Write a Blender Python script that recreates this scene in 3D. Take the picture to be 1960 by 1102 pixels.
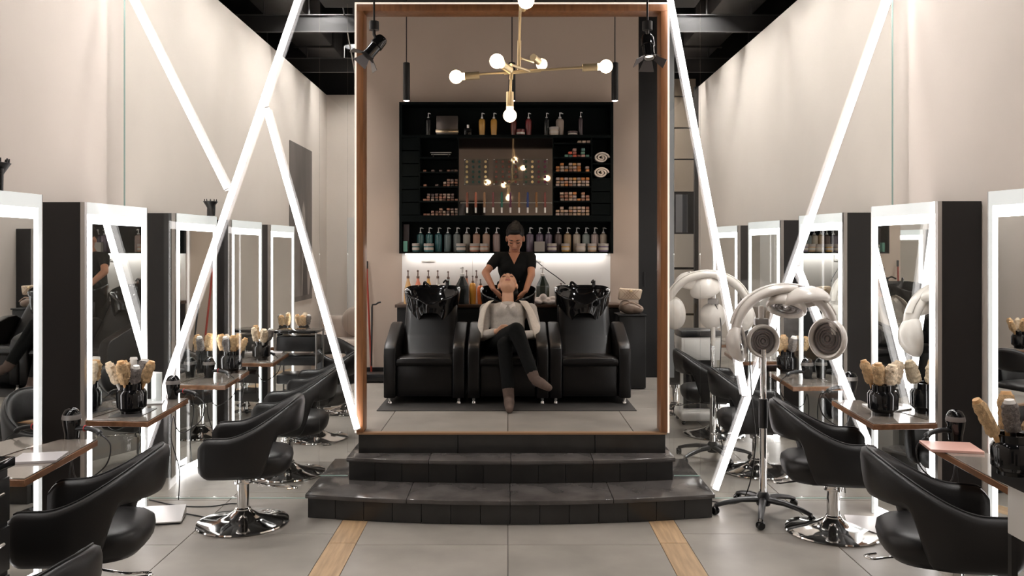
import bpy, bmesh, math, random
from mathutils import Vector, Matrix
random.seed(7)
R = math.radians
S = bpy.context.scene
C = S.collection
for o in list(bpy.data.objects): bpy.data.objects.remove(o)

# ------------------------------------------------------------------ camera, world, exposure
F, CX, CY, H = 1600.0, 972.0, 485.0, 1.8      # focal length in pixels, vanishing point, eye height
cam_d = bpy.data.cameras.new('camera'); cam = bpy.data.objects.new('camera', cam_d); C.objects.link(cam)
cam.location = (0, 0, H); cam.rotation_euler = (R(90), 0, 0)
cam_d.sensor_fit = 'HORIZONTAL'; cam_d.sensor_width = 36; cam_d.lens = F/1960*36
cam_d.shift_x = (980-CX)/1960; cam_d.shift_y = -(551-CY)/1960
cam_d.clip_start = .05; cam_d.clip_end = 100
S.camera = cam
w = bpy.data.worlds.new('world'); S.world = w; w.use_nodes = True
w.node_tree.nodes['Background'].inputs[0].default_value = (.9, .92, 1, 1)
w.node_tree.nodes['Background'].inputs[1].default_value = .03
S.view_settings.view_transform = 'Standard'; S.view_settings.look = 'None'
S.view_settings.gamma = 1; S.view_settings.use_curve_mapping = False
S.view_settings.exposure = 0.0
TUBE, RIM, FROST = 6.5, 7.5, .5               # light tubes, mirror lights, frosted mirror edge
FILL_LIGHT, BULB, UNDER, PENDANT = 212.0, 12.0, 2.4, 14.0

def P(px, py, d): return Vector(((px-CX)*d/F, d, H+(CY-py)*d/F))
def FX(px, d): return (px-CX)*d/F
def FZ(py, d): return H+(CY-py)*d/F

# ------------------------------------------------------------------ materials
MATS = {}
def mat(name, col=(.5,.5,.5), rough=.5, metal=0, spec=.5, coat=0, noise=0, nscale=8, bump=0, bscale=60,
        emit=0, ecol=None, trans=0, sheen=0, obrand=0, stretch=None, col2=None):
    if name in MATS: return MATS[name]
    m = bpy.data.materials.new(name); m.use_nodes = True; MATS[name] = m
    nt = m.node_tree; b = nt.nodes['Principled BSDF']
    b.inputs['Base Color'].default_value = (*col, 1); b.inputs['Roughness'].default_value = rough
    b.inputs['Metallic'].default_value = metal; b.inputs['Specular IOR Level'].default_value = spec
    b.inputs['Coat Weight'].default_value = coat; b.inputs['Coat Roughness'].default_value = .05
    b.inputs['Transmission Weight'].default_value = trans
    if sheen: b.inputs['Sheen Weight'].default_value = sheen
    if emit:
        b.inputs['Emission Color'].default_value = (*(ecol or col), 1); b.inputs['Emission Strength'].default_value = emit
    tc = None
    def coords():
        t = nt.nodes.new('ShaderNodeTexCoord'); mp = nt.nodes.new('ShaderNodeMapping')
        nt.links.new(t.outputs['Object'], mp.inputs[0])
        if stretch: mp.inputs['Scale'].default_value = stretch
        return mp
    if noise or obrand:
        mp = coords()
        n = nt.nodes.new('ShaderNodeTexNoise'); n.inputs['Scale'].default_value = nscale; n.inputs['Detail'].default_value = 6
        nt.links.new(mp.outputs[0], n.inputs['Vector'])
        r = nt.nodes.new('ShaderNodeValToRGB')
        c2 = col2 or tuple(min(1, c*(1+noise)) for c in col)
        c1 = col if col2 else tuple(c*(1-noise) for c in col)
        r.color_ramp.elements[0].position = .3; r.color_ramp.elements[1].position = .7
        r.color_ramp.elements[0].color = (*c1, 1); r.color_ramp.elements[1].color = (*c2, 1)
        nt.links.new(n.outputs['Fac'], r.inputs[0]); out = r.outputs[0]
        if obrand:
            oi = nt.nodes.new('ShaderNodeObjectInfo'); mr = nt.nodes.new('ShaderNodeMapRange')
            mr.inputs['To Min'].default_value = 1-obrand; mr.inputs['To Max'].default_value = 1+obrand
            nt.links.new(oi.outputs['Random'], mr.inputs['Value'])
            h = nt.nodes.new('ShaderNodeHueSaturation'); nt.links.new(mr.outputs[0], h.inputs['Value'])
            nt.links.new(out, h.inputs['Color']); out = h.outputs[0]
            va = nt.nodes.new('ShaderNodeVectorMath'); va.operation = 'ADD'
            sc = nt.nodes.new('ShaderNodeVectorMath'); sc.operation = 'SCALE'; sc.inputs['Scale'].default_value = 37
            cb = nt.nodes.new('ShaderNodeCombineXYZ')
            for k in range(3): nt.links.new(oi.outputs['Random'], cb.inputs[k])
            nt.links.new(cb.outputs[0], sc.inputs[0]); nt.links.new(mp.outputs[0], va.inputs[0]); nt.links.new(sc.outputs[0], va.inputs[1])
            nt.links.new(va.outputs[0], n.inputs['Vector'])
        nt.links.new(out, b.inputs['Base Color'])
    if bump:
        mp = coords()
        n = nt.nodes.new('ShaderNodeTexNoise'); n.inputs['Scale'].default_value = bscale; n.inputs['Detail'].default_value = 4
        nt.links.new(mp.outputs[0], n.inputs['Vector'])
        bp = nt.nodes.new('ShaderNodeBump'); bp.inputs['Strength'].default_value = bump; bp.inputs['Distance'].default_value = .01
        nt.links.new(n.outputs['Fac'], bp.inputs['Height']); nt.links.new(bp.outputs[0], b.inputs['Normal'])
    return m
def glass(name, tint=(.99,1,.995), refl=1.0, ior=1.5):
    if name in MATS: return MATS[name]
    m = bpy.data.materials.new(name); m.use_nodes = True; MATS[name] = m; nt = m.node_tree
    nt.nodes.remove(nt.nodes['Principled BSDF'])
    o = nt.nodes['Material Output']; mx = nt.nodes.new('ShaderNodeMixShader'); lw = nt.nodes.new('ShaderNodeLayerWeight'); lw.inputs[0].default_value = .5
    pw = nt.nodes.new('ShaderNodeMath'); pw.operation = 'POWER'; pw.inputs[1].default_value = 5; fr = nt.nodes.new('ShaderNodeMath'); fr.operation = 'MULTIPLY_ADD'; fr.inputs[1].default_value = .9; fr.inputs[2].default_value = .035
    nt.links.new(lw.outputs['Facing'], pw.inputs[0]); nt.links.new(pw.outputs[0], fr.inputs[0])
    t = nt.nodes.new('ShaderNodeBsdfTransparent'); g = nt.nodes.new('ShaderNodeBsdfGlossy')
    t.inputs[0].default_value = (*tint, 1); g.inputs['Roughness'].default_value = 0.0
    g.inputs[0].default_value = (refl, refl, refl, 1)
    nt.links.new(fr.outputs[0], mx.inputs[0]); nt.links.new(t.outputs[0], mx.inputs[1]); nt.links.new(g.outputs[0], mx.inputs[2])
    nt.links.new(mx.outputs[0], o.inputs[0]); return m

WALL = mat('wall_paint', (.745,.67,.605), .75, noise=.03, nscale=1.5, bump=.04, bscale=120)
STAGEWALL = mat('dimmed_taupe_paint', (.52,.42,.345), .75, noise=.03, nscale=1.5, bump=.04, bscale=120)  # partly the wall's own taupe, partly its dim warm light put into the colour
TILE = mat('floor_tile', (.27,.245,.215), .36, spec=.45, noise=.16, nscale=2.6, obrand=.05, bump=.03, bscale=14)
GROUT = mat('grout', (.16,.145,.13), .8)
PLANK = mat('oak_plank', (.40,.265,.15), .42, noise=.22, nscale=5, stretch=(9,.7,1), obrand=.06)
FRAMEW = mat('portal_wood', (.27,.115,.045), .4, noise=.25, nscale=5, stretch=(8,8,.6))
COUNTW = mat('counter_wood', (.25,.12,.06), .3, noise=.25, nscale=4, stretch=(9,1,9))
COUNTTOP = mat('counter_top', (.20,.17,.145), .12, noise=.12, nscale=4, coat=.5)
STONE = mat('black_stone', (.024,.023,.022), .22, noise=.3, nscale=3, spec=.5, obrand=.1)
TREAD = mat('polished_stone', (.075,.068,.064), .13, noise=.35, nscale=5, spec=.55, obrand=.05)
LEATHER = mat('black_leather', (.010,.009,.009), .42, spec=.4, bump=.05, bscale=180)
LEATHER2 = mat('shampoo_leather', (.0035,.003,.003), .34, spec=.32, noise=.3, nscale=6, bump=.06, bscale=120)
CHROME = mat('chrome', (.82,.81,.8), .07, metal=1)
STEEL = mat('brushed_steel', (.55,.54,.53), .3, metal=1)
BLACK = mat('black_lacquer', (.009,.009,.0095), .4, spec=.4)
BLACKG = mat('black_gloss', (.006,.006,.0065), .08, spec=.5)
BLACKP = mat('black_plastic', (.012,.012,.013), .32)
CABINET = mat('shelf_black', (.0018,.0036,.0036), .55, spec=.08)
PANELB = mat('panel_black', (.024,.022,.022), .5, spec=.4)
MIRROR = mat('mirror_glass', (.86,.88,.87), .012, metal=1)
SMOKE = mat('smoked_mirror', (.36,.31,.27), .03, metal=1)
WHITE = mat('white_lacquer', (.72,.70,.67), .35)
PEARL = mat('pearl_plastic', (.66,.615,.57), .3, spec=.5, coat=.3, noise=.04, nscale=4)
GREYP = mat('grey_plastic', (.22,.2,.19), .4)
BRASS = mat('brass', (.93,.76,.48), .38, metal=1)
CEILING = mat('dark_ceiling', (.04,.038,.038), .8)
DUCT = mat('dark_duct', (.10,.095,.095), .5, noise=.2, nscale=3)
LEDTUBE = mat('lit_tube', (1,.95,.94), .5, emit=TUBE, ecol=(1,.93,.915))
LEDRIM = mat('mirror_light', (1,1,1), .3, emit=RIM, ecol=(1,.965,.95))
LEDFROST = mat('frosted_edge', (.8,.82,.81), .06, emit=FROST, ecol=(.93,.98,.97), coat=.5)
WARM = mat('warm_bulb', (1,.9,.75), .3, emit=BULB, ecol=(1,.74,.45))
LEDU = mat('under_shelf_led', (1,1,1), .4, emit=UNDER*5, ecol=(1,.95,.9))
LEDP = mat('pendant_led', (1,1,1), .4, emit=PENDANT, ecol=(1,.86,.8))
LEDFILL = mat('fill_led', (1,1,1), .4, emit=FILL_LIGHT, ecol=(1,.965,.935))
LEDFR = mat('portal_led', (1,.93,.85), .4, emit=.7, ecol=(1,.88,.74))
PANE = glass('pane_glass')
PANEEDGE = mat('pane_edge', (.38,.52,.48), .15, spec=.6)
RUBBER = mat('rubber', (.01,.01,.01), .7)
BRISTLE = mat('bristle', (.55,.37,.20), .8, noise=.3, nscale=60, bump=.6, bscale=220)
PALEBR = mat('pale_bristle', (.66,.53,.38), .8, noise=.25, nscale=60, bump=.5, bscale=220)
DARKBR = mat('grey_bristle', (.16,.14,.13), .7, noise=.5, nscale=90, bump=.6, bscale=220)
WOODL = mat('light_wood', (.62,.36,.16), .45)
SKINC = mat('skin_client', (.66,.37,.235), .45, noise=.05, nscale=9)
SKINS = mat('skin_stylist', (.44,.20,.115), .45, noise=.05, nscale=9)
HAIR = mat('dark_hair', (.005,.004,.0035), .5, spec=.3, stretch=(30,30,2), bump=.3, bscale=20)
TSHIRT = mat('black_cotton', (.0045,.005,.005), .85, spec=.2)
JEANS = mat('black_jeans', (.0045,.005,.005), .85, spec=.2, noise=.2, nscale=40)
SWEATER = mat('grey_knit', (.42,.385,.345), .9, noise=.08, nscale=70, bump=.12, bscale=240)
CARDI = mat('cream_knit', (.60,.54,.47), .9, noise=.06, nscale=50, bump=.12, bscale=200)
COTTON = mat('white_cotton', (.68,.63,.58), .9)
SUEDE = mat('taupe_suede', (.105,.07,.055), .85, noise=.15, nscale=20)
VELVET = mat('taupe_velvet', (.42,.34,.285), .85, sheen=.4, noise=.1, nscale=6)
TOWEL = mat('towel', (.62,.55,.49), .95, bump=.5, bscale=90, noise=.06, nscale=12)
PAPER = mat('paper', (.74,.72,.7), .6)
LIP = mat('lip', (.50,.19,.15), .4); LIPS = mat('lip_dark', (.27,.10,.075), .4)

# ------------------------------------------------------------------ mesh builder
def frame_from(d):
    d = Vector(d).normalized(); a = Vector((0,0,1)) if abs(d.z) < .95 else Vector((1,0,0))
    x = d.cross(a).normalized(); y = d.cross(x).normalized(); return x, y, d
class MB:
    def __init__(s): s.v = []; s.f = []
    def add(s, vs, fs, M=None):
        o = len(s.v)
        s.v += [tuple(M @ Vector(v)) if M is not None else tuple(v) for v in vs]
        s.f += [tuple(i+o for i in f) for f in fs]; return s
    def box(s, c, size, rz=0, M=None):
        x, y, z = [k/2 for k in size]; m = Matrix.Translation(Vector(c)) @ Matrix.Rotation(rz, 4, 'Z')
        if M is not None: m = M @ m
        vs = [(a*x, b*y, e*z) for e in (-1,1) for a, b in ((-1,-1),(1,-1),(1,1),(-1,1))]
        return s.add(vs, [(3,2,1,0),(4,5,6,7),(0,1,5,4),(1,2,6,5),(2,3,7,6),(3,0,4,7)], m)
    def lathe(s, prof, seg=24, M=None):
        vs = []; fs = []; n = len(prof)
        for r, z in prof:
            for k in range(seg):
                a = 2*math.pi*k/seg; vs.append((r*math.cos(a), r*math.sin(a), z))
        for i in range(n-1):
            for k in range(seg):
                k2 = (k+1) % seg; fs.append((i*seg+k, i*seg+k2, (i+1)*seg+k2, (i+1)*seg+k))
        if prof[0][0] > 1e-5: fs.append(tuple(reversed(range(seg))))
        if prof[-1][0] > 1e-5: fs.append(tuple((n-1)*seg+k for k in range(seg)))
        return s.add(vs, fs, M)
    def cyl(s, p0, p1, r0, r1=None, seg=16):
        r1 = r0 if r1 is None else r1; p0 = Vector(p0); p1 = Vector(p1)
        return s.tube([p0, p1], [r0, r1], seg)
    def tube(s, pts, r, seg=8, closed=False, flat=None):
        pts = [Vector(p) for p in pts]; n = len(pts); rr = r if isinstance(r, (list, tuple)) else [r]*n
        vs = []; fs = []; px = None
        for i, p in enumerate(pts):
            if closed: t = pts[(i+1) % n]-pts[i-1]
            else: t = pts[min(i+1, n-1)]-pts[max(i-1, 0)]
            if t.length < 1e-9: t = Vector((0,0,1))
            t.normalize()
            if px is None: x, y, _ = frame_from(t)
            else:
                x = px-t*px.dot(t)
                x = x.normalized() if x.length > 1e-6 else frame_from(t)[0]
                y = t.cross(x).normalized()
            px = x
            for k in range(seg):
                a = 2*math.pi*k/seg; fx, fy = flat or (1, 1)
                vs.append(p+x*math.cos(a)*rr[i]*fx+y*math.sin(a)*rr[i]*fy)
        m = n if closed else n-1
        for i in range(m):
            j = (i+1) % n
            for k in range(seg):
                k2 = (k+1) % seg; fs.append((i*seg+k, i*seg+k2, j*seg+k2, j*seg+k))
        if not closed:
            fs.append(tuple(reversed(range(seg)))); fs.append(tuple((n-1)*seg+k for k in range(seg)))
        return s.add(vs, fs)
    def loft(s, rings, cap=True, ring_closed=True, M=None):
        n = len(rings[0]); vs = [v for r in rings for v in r]; fs = []
        for i in range(len(rings)-1):
            for k in range(n if ring_closed else n-1):
                k2 = (k+1) % n; fs.append((i*n+k, i*n+k2, (i+1)*n+k2, (i+1)*n+k))
        if cap: fs.append(tuple(reversed(range(n)))); fs.append(tuple((len(rings)-1)*n+k for k in range(n)))
        return s.add(vs, fs, M)
    def ell(s, c, r, M=None, seg=20, rings=12):
        r = r if isinstance(r, (tuple, list)) else (r, r, r)
        m = Matrix.Translation(Vector(c)) @ (M if M is not None else Matrix()) @ Matrix.Diagonal((*r, 1))
        return s.lathe([(max(0, math.sin(math.pi*i/rings)), -math.cos(math.pi*i/rings)) for i in range(rings+1)], seg, m)
    def cap(s, p0, r0, p1, r1, seg=16):
        p0 = Vector(p0); p1 = Vector(p1); d = (p1-p0); L = d.length; x, y, z = frame_from(d)
        M = Matrix((x, y, z)).transposed().to_4x4(); M.translation = p0
        if M.determinant() < 0: M = M @ Matrix.Diagonal((-1,1,1,1))
        pr = [(max(0, r0*math.sin(a)), -r0*math.cos(a)) for a in [math.pi/2*i/6 for i in range(7)]]
        pr += [(max(0, r1*math.cos(a)), L+r1*math.sin(a)) for a in [math.pi/2*i/6 for i in range(7)]]
        return s.lathe(pr, seg, M)
    def prism(s, poly, z0, z1, M=None):
        n = len(poly); vs = [(x, y, z0) for x, y in poly]+[(x, y, z1) for x, y in poly]
        a = sum(poly[i][0]*poly[(i+1) % n][1]-poly[(i+1) % n][0]*poly[i][1] for i in range(n))
        fs = [tuple(reversed(range(n))), tuple(range(n, 2*n))]+[(i, (i+1) % n, n+(i+1) % n, n+i) for i in range(n)]
        if a < 0: fs = [tuple(reversed(f)) for f in fs]
        return s.add(vs, fs, M)
    def mesh(s, name, m, bevel=0, bseg=2, angle=38, origin=None):
        me = bpy.data.meshes.new(name)
        vs = s.v if origin is None else [(v[0]-origin[0], v[1]-origin[1], v[2]-origin[2]) for v in s.v]
        me.from_pydata(vs, [], s.f)
        bm = bmesh.new(); bm.from_mesh(me)
        bmesh.ops.remove_doubles(bm, verts=bm.verts, dist=1e-6)
        if bevel:
            es = [e for e in bm.edges if len(e.link_faces) == 2 and e.calc_face_angle(0) > R(30)]
            bmesh.ops.bevel(bm, geom=es, offset=bevel, segments=bseg, affect='EDGES', profile=.5, clamp_overlap=True)
        bmesh.ops.recalc_face_normals(bm, faces=bm.faces)
        bm.to_mesh(me); bm.free()
        for p in me.polygons: p.use_smooth = True
        me.set_sharp_from_angle(angle=R(angle))
        if m: me.materials.append(m)
        return me
    def build(s, name, m, parent=None, bevel=0, bseg=2, angle=38, world=False):
        org = parent['_o'] if (world and parent is not None and '_o' in parent) else None
        if world and parent is not None:
            q = parent; t = Vector((0,0,0))
            while q is not None: t += q.location; q = q.parent
            org = t
        o = bpy.data.objects.new(name, s.mesh(name, m, bevel, bseg, angle, org)); C.objects.link(o)
        if parent is not None: o.parent = parent
        return o
def tag(o, label=None, cat=None, group=None, kind=None):
    if label: o['label'] = label
    if cat: o['category'] = cat
    if group: o['group'] = group
    if kind: o['kind'] = kind
    return o
def thing(name, label, cat, loc=(0,0,0), rz=0, group=None):
    o = bpy.data.objects.new(name, None); C.objects.link(o); o.empty_display_size = .1
    o.location = loc; o.rotation_euler = (0, 0, rz); return tag(o, label, cat, group)
KIDS = {}
def dup(root, loc=None, rz=None, label=None, group=None):
    def rec(o, par):
        c = o.copy(); C.objects.link(c); c.parent = par
        for ch in o.children: rec(ch, c)
        return c
    r = rec(root, None)
    if loc is not None: r.location = loc
    if rz is not None: r.rotation_euler = (0, 0, rz)
    if label: r['label'] = label
    if group: r['group'] = group
    return r
def struct(o): o['kind'] = 'structure'; return o
def bx(x0, x1, y0, y1, z0, z1): return MB().box(((x0+x1)/2, (y0+y1)/2, (z0+z1)/2), (abs(x1-x0), abs(y1-y0), abs(z1-z0)))
def sst(a, b, x):
    t = max(0, min(1, (x-a)/(b-a))); return t*t*(3-2*t)
def spline(pts, n=8):
    pts = [Vector(p) for p in pts]; out = []
    for i in range(len(pts)-1):
        p0, p1, p2, p3 = pts[max(i-1,0)], pts[i], pts[i+1], pts[min(i+2, len(pts)-1)]
        for k in range(n):
            t = k/n
            out.append(.5*((2*p1)+(p2-p0)*t+(2*p0-5*p1+4*p2-p3)*t*t+(3*p1-p0-3*p2+p3)*t**3))
    out.append(pts[-1]); return out
ORD = ['first','second','third','fourth','fifth','sixth','seventh','eighth','ninth','tenth']

# ------------------------------------------------------------------ the room
WX, WTOP, DEND, DBACK = 2.95, 4.38, 13.6, -3.2
GD = 6.17                                  # depth of the portal and of the glass partitions
STEP1, STEP2, PLAT = .165, .33, .48
fl = struct(bx(-3.6, 3.6, DBACK, 14.2, -.08, -.006).build('floor', GROUT))
cols = [(-2.95,-2.035),(-2.03,-1.118),(-.94,-.003),(.003,.945),(1.123,2.03),(2.035,2.95)]
tm = {}
rows = [(DBACK+i*.93, DBACK+(i+1)*.93-.005) for i in range(19)]
for ci, (x0, x1) in enumerate(cols):
    key = round(x1-x0, 3)
    if key not in tm: tm[key] = MB().box((0,0,-.005), (x1-x0, .925, .01)).mesh('floor_tile', TILE, .0015, 1)
    for (y0, y1) in rows:
        if -1 < x0 < 1 and 6.3 < y0 < 8.8: continue
        o = bpy.data.objects.new('floor_tile', tm[key]); C.objects.link(o); o.parent = fl
        o.location = ((x0+x1)/2, (y0+y1)/2 + (.2 if ci in (1,4) else 0), 0)
pm = MB().box((0,0,-.005), (.172, 1.195, .01)).mesh('floor_plank', PLANK, .001, 1)
for sx in (-1.029, 1.034):
    for i in range(14):
        o = bpy.data.objects.new('floor_plank', pm); C.objects.link(o); o.parent = fl; o.location = (sx, DBACK+.6+i*1.2, 0)
struct(bx(-WX-.15, -WX, DBACK, DEND, 0, WTOP).build('wall_left', WALL))
struct(bx(WX, WX+.15, DBACK, 12.93, 0, WTOP).build('wall_right', WALL))
struct(bx(-3.6, 3.9, DEND, DEND+.15, 0, WTOP).build('wall_end', WALL))
struct(bx(-3.6, 3.6, DBACK-.15, DBACK, 0, WTOP).build('wall_back', WALL))
struct(bx(3.75, 3.9, 12.9, DEND, 0, WTOP).build('wall_return', WALL))
ce = struct(bx(-5, 5, DBACK-.3, 14.4, 5.6, 5.7).build('ceiling', CEILING))
for i, (x0, x1, y0, y1) in enumerate([(-5,-4.9,DBACK-.3,14.4),(4.9,5,DBACK-.3,14.4),(-5,5,14.3,14.4),(-5,5,DBACK-.3,DBACK-.2)]):
    struct(bx(x0, x1, y0, y1, WTOP-.05, 5.6).build('wall_'+['upper_left','upper_right','upper_end','upper_back'][i], CEILING))
struct(bx(-5, -WX-.15, DBACK, 14.3, WTOP-.12, WTOP-.02).build('trim_1', CEILING))
struct(bx(WX+.15, 5, DBACK, 14.3, WTOP-.12, WTOP-.02).build('trim_2', CEILING))
# shop front behind the camera
wi = struct(bx(-2.4, -.6, DBACK, DBACK+.02, .3, 3.1).build('window_1', mat('night_glass', (.01,.014,.017), .05)))
for x in (-2.4, -1.5, -.6): bx(x-.03, x+.03, DBACK, DBACK+.05, .3, 3.1).build('window_bar', BLACK, wi)
do = struct(bx(.3, 1.5, DBACK, DBACK+.04, 0, 2.3).build('door_1', BLACK)); MB().tube([(.42,DBACK+.09,.9),(.42,DBACK+.09,1.5)], .012).build('handle', CHROME, do)

struct(bx(-1.98, 2.02, GD+.25, 9.05, 4.46, 4.49).build('ceiling_light_blocker', CEILING))  # dark sheet added above the stage to block spill from the overhead lamps
# open dark ceiling structure
for k, (d, z) in enumerate([(8.9,4.52),(10.3,4.5),(12.5,4.48),(6.9,4.75)]):
    b = thing('ceiling_beam', 'dark steel ceiling beam, %s behind the portal top' % ['second one back','third one back','farthest one','nearest one'][k], 'beam', (0,d,z))
    MB().box((0,0,.03), (7.6,.03,.012)).build('flange', DUCT, b); MB().box((0,0,.13), (7.6,.012,.2)).build('web', CEILING, b); MB().box((0,0,.235), (7.6,.05,.012)).build('flange', DUCT, b)
    for x in (-3.6,-3.0,-2.45,-1.9,-1.3, 1.3,1.9,2.45,3.0,3.6):
        MB().cyl((x,0,.24), (x,0,5.6-z), .012, seg=8).build('hanger', DUCT, b)
for sx, t in ((-1,'left'),(1,'right')):
    du = thing('ceiling_duct', 'dark rectangular air duct above the %s wall' % t, 'duct', (sx*2.9, 9.5, 4.85))
    MB().box((0,0,.3), (.55,8,.5)).build('casing', DUCT, du, .02)
    for y in (-3,-1.5,0,1.5,3): MB().box((0,y,.3), (.6,.05,.55)).build('joint_band', CEILING, du)
    rd = thing('tie_rod', 'thin slanting steel rod under the ceiling at %s' % t, 'rod', (0,0,0))
    MB().cyl((sx*1.75,8.2,4.95), (sx*2.35,13,4.45), .009, seg=8).build('rod', STEEL, rd)
    MB().cyl((sx*1.75,8.2,4.9), (sx*1.75,8.2,5.6), .01, seg=8).build('hook', STEEL, rd)
pk = thing('round_duct', 'grey spiral duct crossing just above the portal top', 'duct', (0, 7.4, 4.5))
MB().cyl((-2.2,0,.2), (2.2,0,.2), .17, seg=24).build('pipe', mat('galv', (.22,.21,.21), .4, noise=.3, nscale=20), pk)
for x in (-1.6,-.8,0,.8,1.6): MB().cyl((x-.02,0,.2), (x+.02,0,.2), .178, seg=24).build('clamp', DUCT, pk); 
for x in (-1.6,1.6): MB().cyl((x,0,.37), (x,0,1.1), .01, seg=6).build('hanger', DUCT, pk)

# fill lamps added under the ceiling to brighten aisle walls and floor
k = 0
for sx in (-1, 1):
    for d in (-1.0, 1.2, 3.2, 5.2, 6.7, 7.8, 8.9, 10.0, 11.1, 12.6):
        t = thing('fill_lamp', '%s added round downlight over the %s aisle' % (ORD[k % 10], 'left' if sx < 0 else 'right'), 'light', (sx*2.26, d, 5.15), group='added aisle fill lamps'); k += 1
        MB().lathe([(.2,.02),(.2,-.24),(.215,-.25),(.23,-.24),(.23,.12),(.2,.14)], 28).build('housing', BLACK, t)
        MB().lathe([(0,.018),(.195,.018),(.195,.03)], 28).build('lens', LEDFILL, t)
        MB().cyl((0,0,.13), (0,0,.45), .01, seg=8).build('rod', BLACK, t)

# ------------------------------------------------------------------ raised platform and steps
pl = thing('raised_platform', 'raised grey tiled platform carrying the wash chairs', 'platform', (0, GD, 0))
pxl = lambda y: -1.10-(y-GD)*.176
pxr = lambda y: 1.162+(y-GD)*.19
def pquad(x0, x1, y0, y1):     # the platform widens towards the back
    a = lambda x, y: pxl(y) if x < -1.5 else (pxr(y) if x > 1.6 else x)
    return [(a(x0,y0),y0),(a(x1,y0),y0),(a(x1,y1),y1),(a(x0,y1),y1)]
MB().prism(pquad(-1.6,1.75,6.68,9.0), 0, PLAT-.012).build('core', GROUT, pl, world=True)
MB().prism(pquad(-1.6,1.75,GD+.02,6.679), STEP2+.001, PLAT-.012).build('core', GROUT, pl, world=True)
for x0, x1 in ((-1.6,-.945),(-.94,-.003),(.003,.93),(.935,1.75)):
    for j in range(3): MB().prism(pquad(x0, x1, GD+j*.94, min(9.0, GD+j*.94+.935)), PLAT-.012, PLAT).build('floor_tile', TILE, pl, .0015, 1, world=True)
for x0, x1 in ((-1.1,-.37),(-.366,.64),(.644,1.16)): bx(x0, x1, GD-.012, GD+.02, STEP2, PLAT-.012).build('riser_tile', STONE, pl, .0015, 1, world=True)
bx(-1.11, 1.17, GD-.02, GD+.03, PLAT-.012, PLAT+.002).build('edge_strip', mat('edge_wood', (.33,.19,.1), .4), pl, world=True)
def stepset(name, label, z0, z1, xc, xh, dc, de, dback, tile, ntile):
    s = thing(name, label, 'step', (xc, dc, z0))
    fy = lambda x, o=0: dc+(de-dc)*(x/xh)**2+o
    N = 24; th = .03
    xs = [-xh+.012+2*(xh-.012)*i/N for i in range(N+1)]
    MB().prism([(xc+x, fy(x, .03)) for x in xs]+[(xc+xh-.012, dback), (xc-xh+.012, dback)], z0, z1-th).build('core', GROUT, s, world=True)
    xt = [-xh-.015+2*(xh+.015)*i/N for i in range(N+1)]
    cuts = [-xh-.015, -xh*.5, 0, xh*.5, xh+.015]
    for a, b in zip(cuts[:-1], cuts[1:]):
        seg = [a+.001+(b-a-.002)*i/8 for i in range(9)]
        MB().prism([(xc+x, fy(x, -.022)) for x in seg]+[(xc+seg[-1], dback), (xc+seg[0], dback)], z1-th, z1).build('tread', TREAD, s, .006, 2, world=True)
    w = 2*xh/ntile
    for i in range(ntile):
        a, b = -xh+i*w+.0015, -xh+(i+1)*w-.0015
        seg = [a, (a+b)/2, b]
        MB().prism([(xc+x, fy(x)) for x in seg]+[(xc+x, fy(x, .035)) for x in reversed(seg)], z0+.001, z1-th).build('riser_tile', STONE, s, .0012, 1, world=True)
    for sx in (-1, 1):
        bx(xc+sx*xh, xc+sx*(xh-.012), fy(xh)+.04, dback, z0+.001, z1-th).build('side_tile', STONE, s, world=True)
    return s
stepset('bottom_step', 'widest bottom step of bowed black stone with polished tread', 0, STEP1, .015, 1.38, 5.545, 5.70, 6.67, .2, 14)
stepset('middle_step', 'narrower middle step of bowed black stone above the widest one', STEP1, STEP2, .022, 1.172, 5.945, 6.04, 6.67, .2, 12)

# portal frame
FXL, FXR, FZT = -1.114, 1.176, 3.635
pf = thing('portal_frame', 'tall wooden portal frame around the wash area', 'frame', (.03, GD, PLAT))
FW, FD = .05, .14
bx(FXL, FXL+FW, GD-.02, GD+FD, PLAT+.003, FZT-FW).build('jamb', FRAMEW, pf, .003, world=True)
bx(FXR-FW, FXR, GD-.02, GD+FD, PLAT+.003, FZT-FW).build('jamb', FRAMEW, pf, .003, world=True)
bx(FXL, FXR, GD-.02, GD+FD, FZT-FW, FZT).build('head', FRAMEW, pf, .003, world=True)
for a in ((FXL-.012, FXL-.001, PLAT, FZT), (FXR+.001, FXR+.012, PLAT, FZT)): bx(a[0], a[1], GD-.018, GD+.0, a[2], a[3]).build('light_strip', LEDFR, pf, world=True)
bx(FXL-.012, FXR+.012, GD-.018, GD, FZT+.001, FZT+.013).build('light_strip', LEDFR, pf, world=True)

# glass partitions between portal and side walls
for sx, xo, xi, nm in ((-1, -2.82, FXL-.014, 'left'), (1, 2.83, FXR+.014, 'right')):
    g = thing('glass_partition', 'clear glass partition between the portal and the %s wall' % nm, 'glass panel', (sx*2, GD+.02, 0))
    xs = .022+sx*1.20
    xq = .015+sx*1.40
    def pane(x0, x1, z0, z1): bx(x0, x1, GD-.025, GD-.015, z0, z1).build('pane', PANE, g, world=True)
    pane(xo, xq, .012, 3.95); pane(xq, xs, STEP1+.012, 3.95); pane(xs, xi, STEP2+.012, 3.95)
    bx(xo-.003, xo+.003, GD-.027, GD-.013, .012, 3.95).build('glass_edge', PANEEDGE, g, world=True)
    bx(xo, xq, GD-.027, GD-.013, .0, .004).build('floor_channel', PANEEDGE, g, world=True)
    bx(xq, xs, GD-.027, GD-.013, STEP1+.0005, STEP1+.004).build('floor_channel', PANEEDGE, g, world=True)

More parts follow.
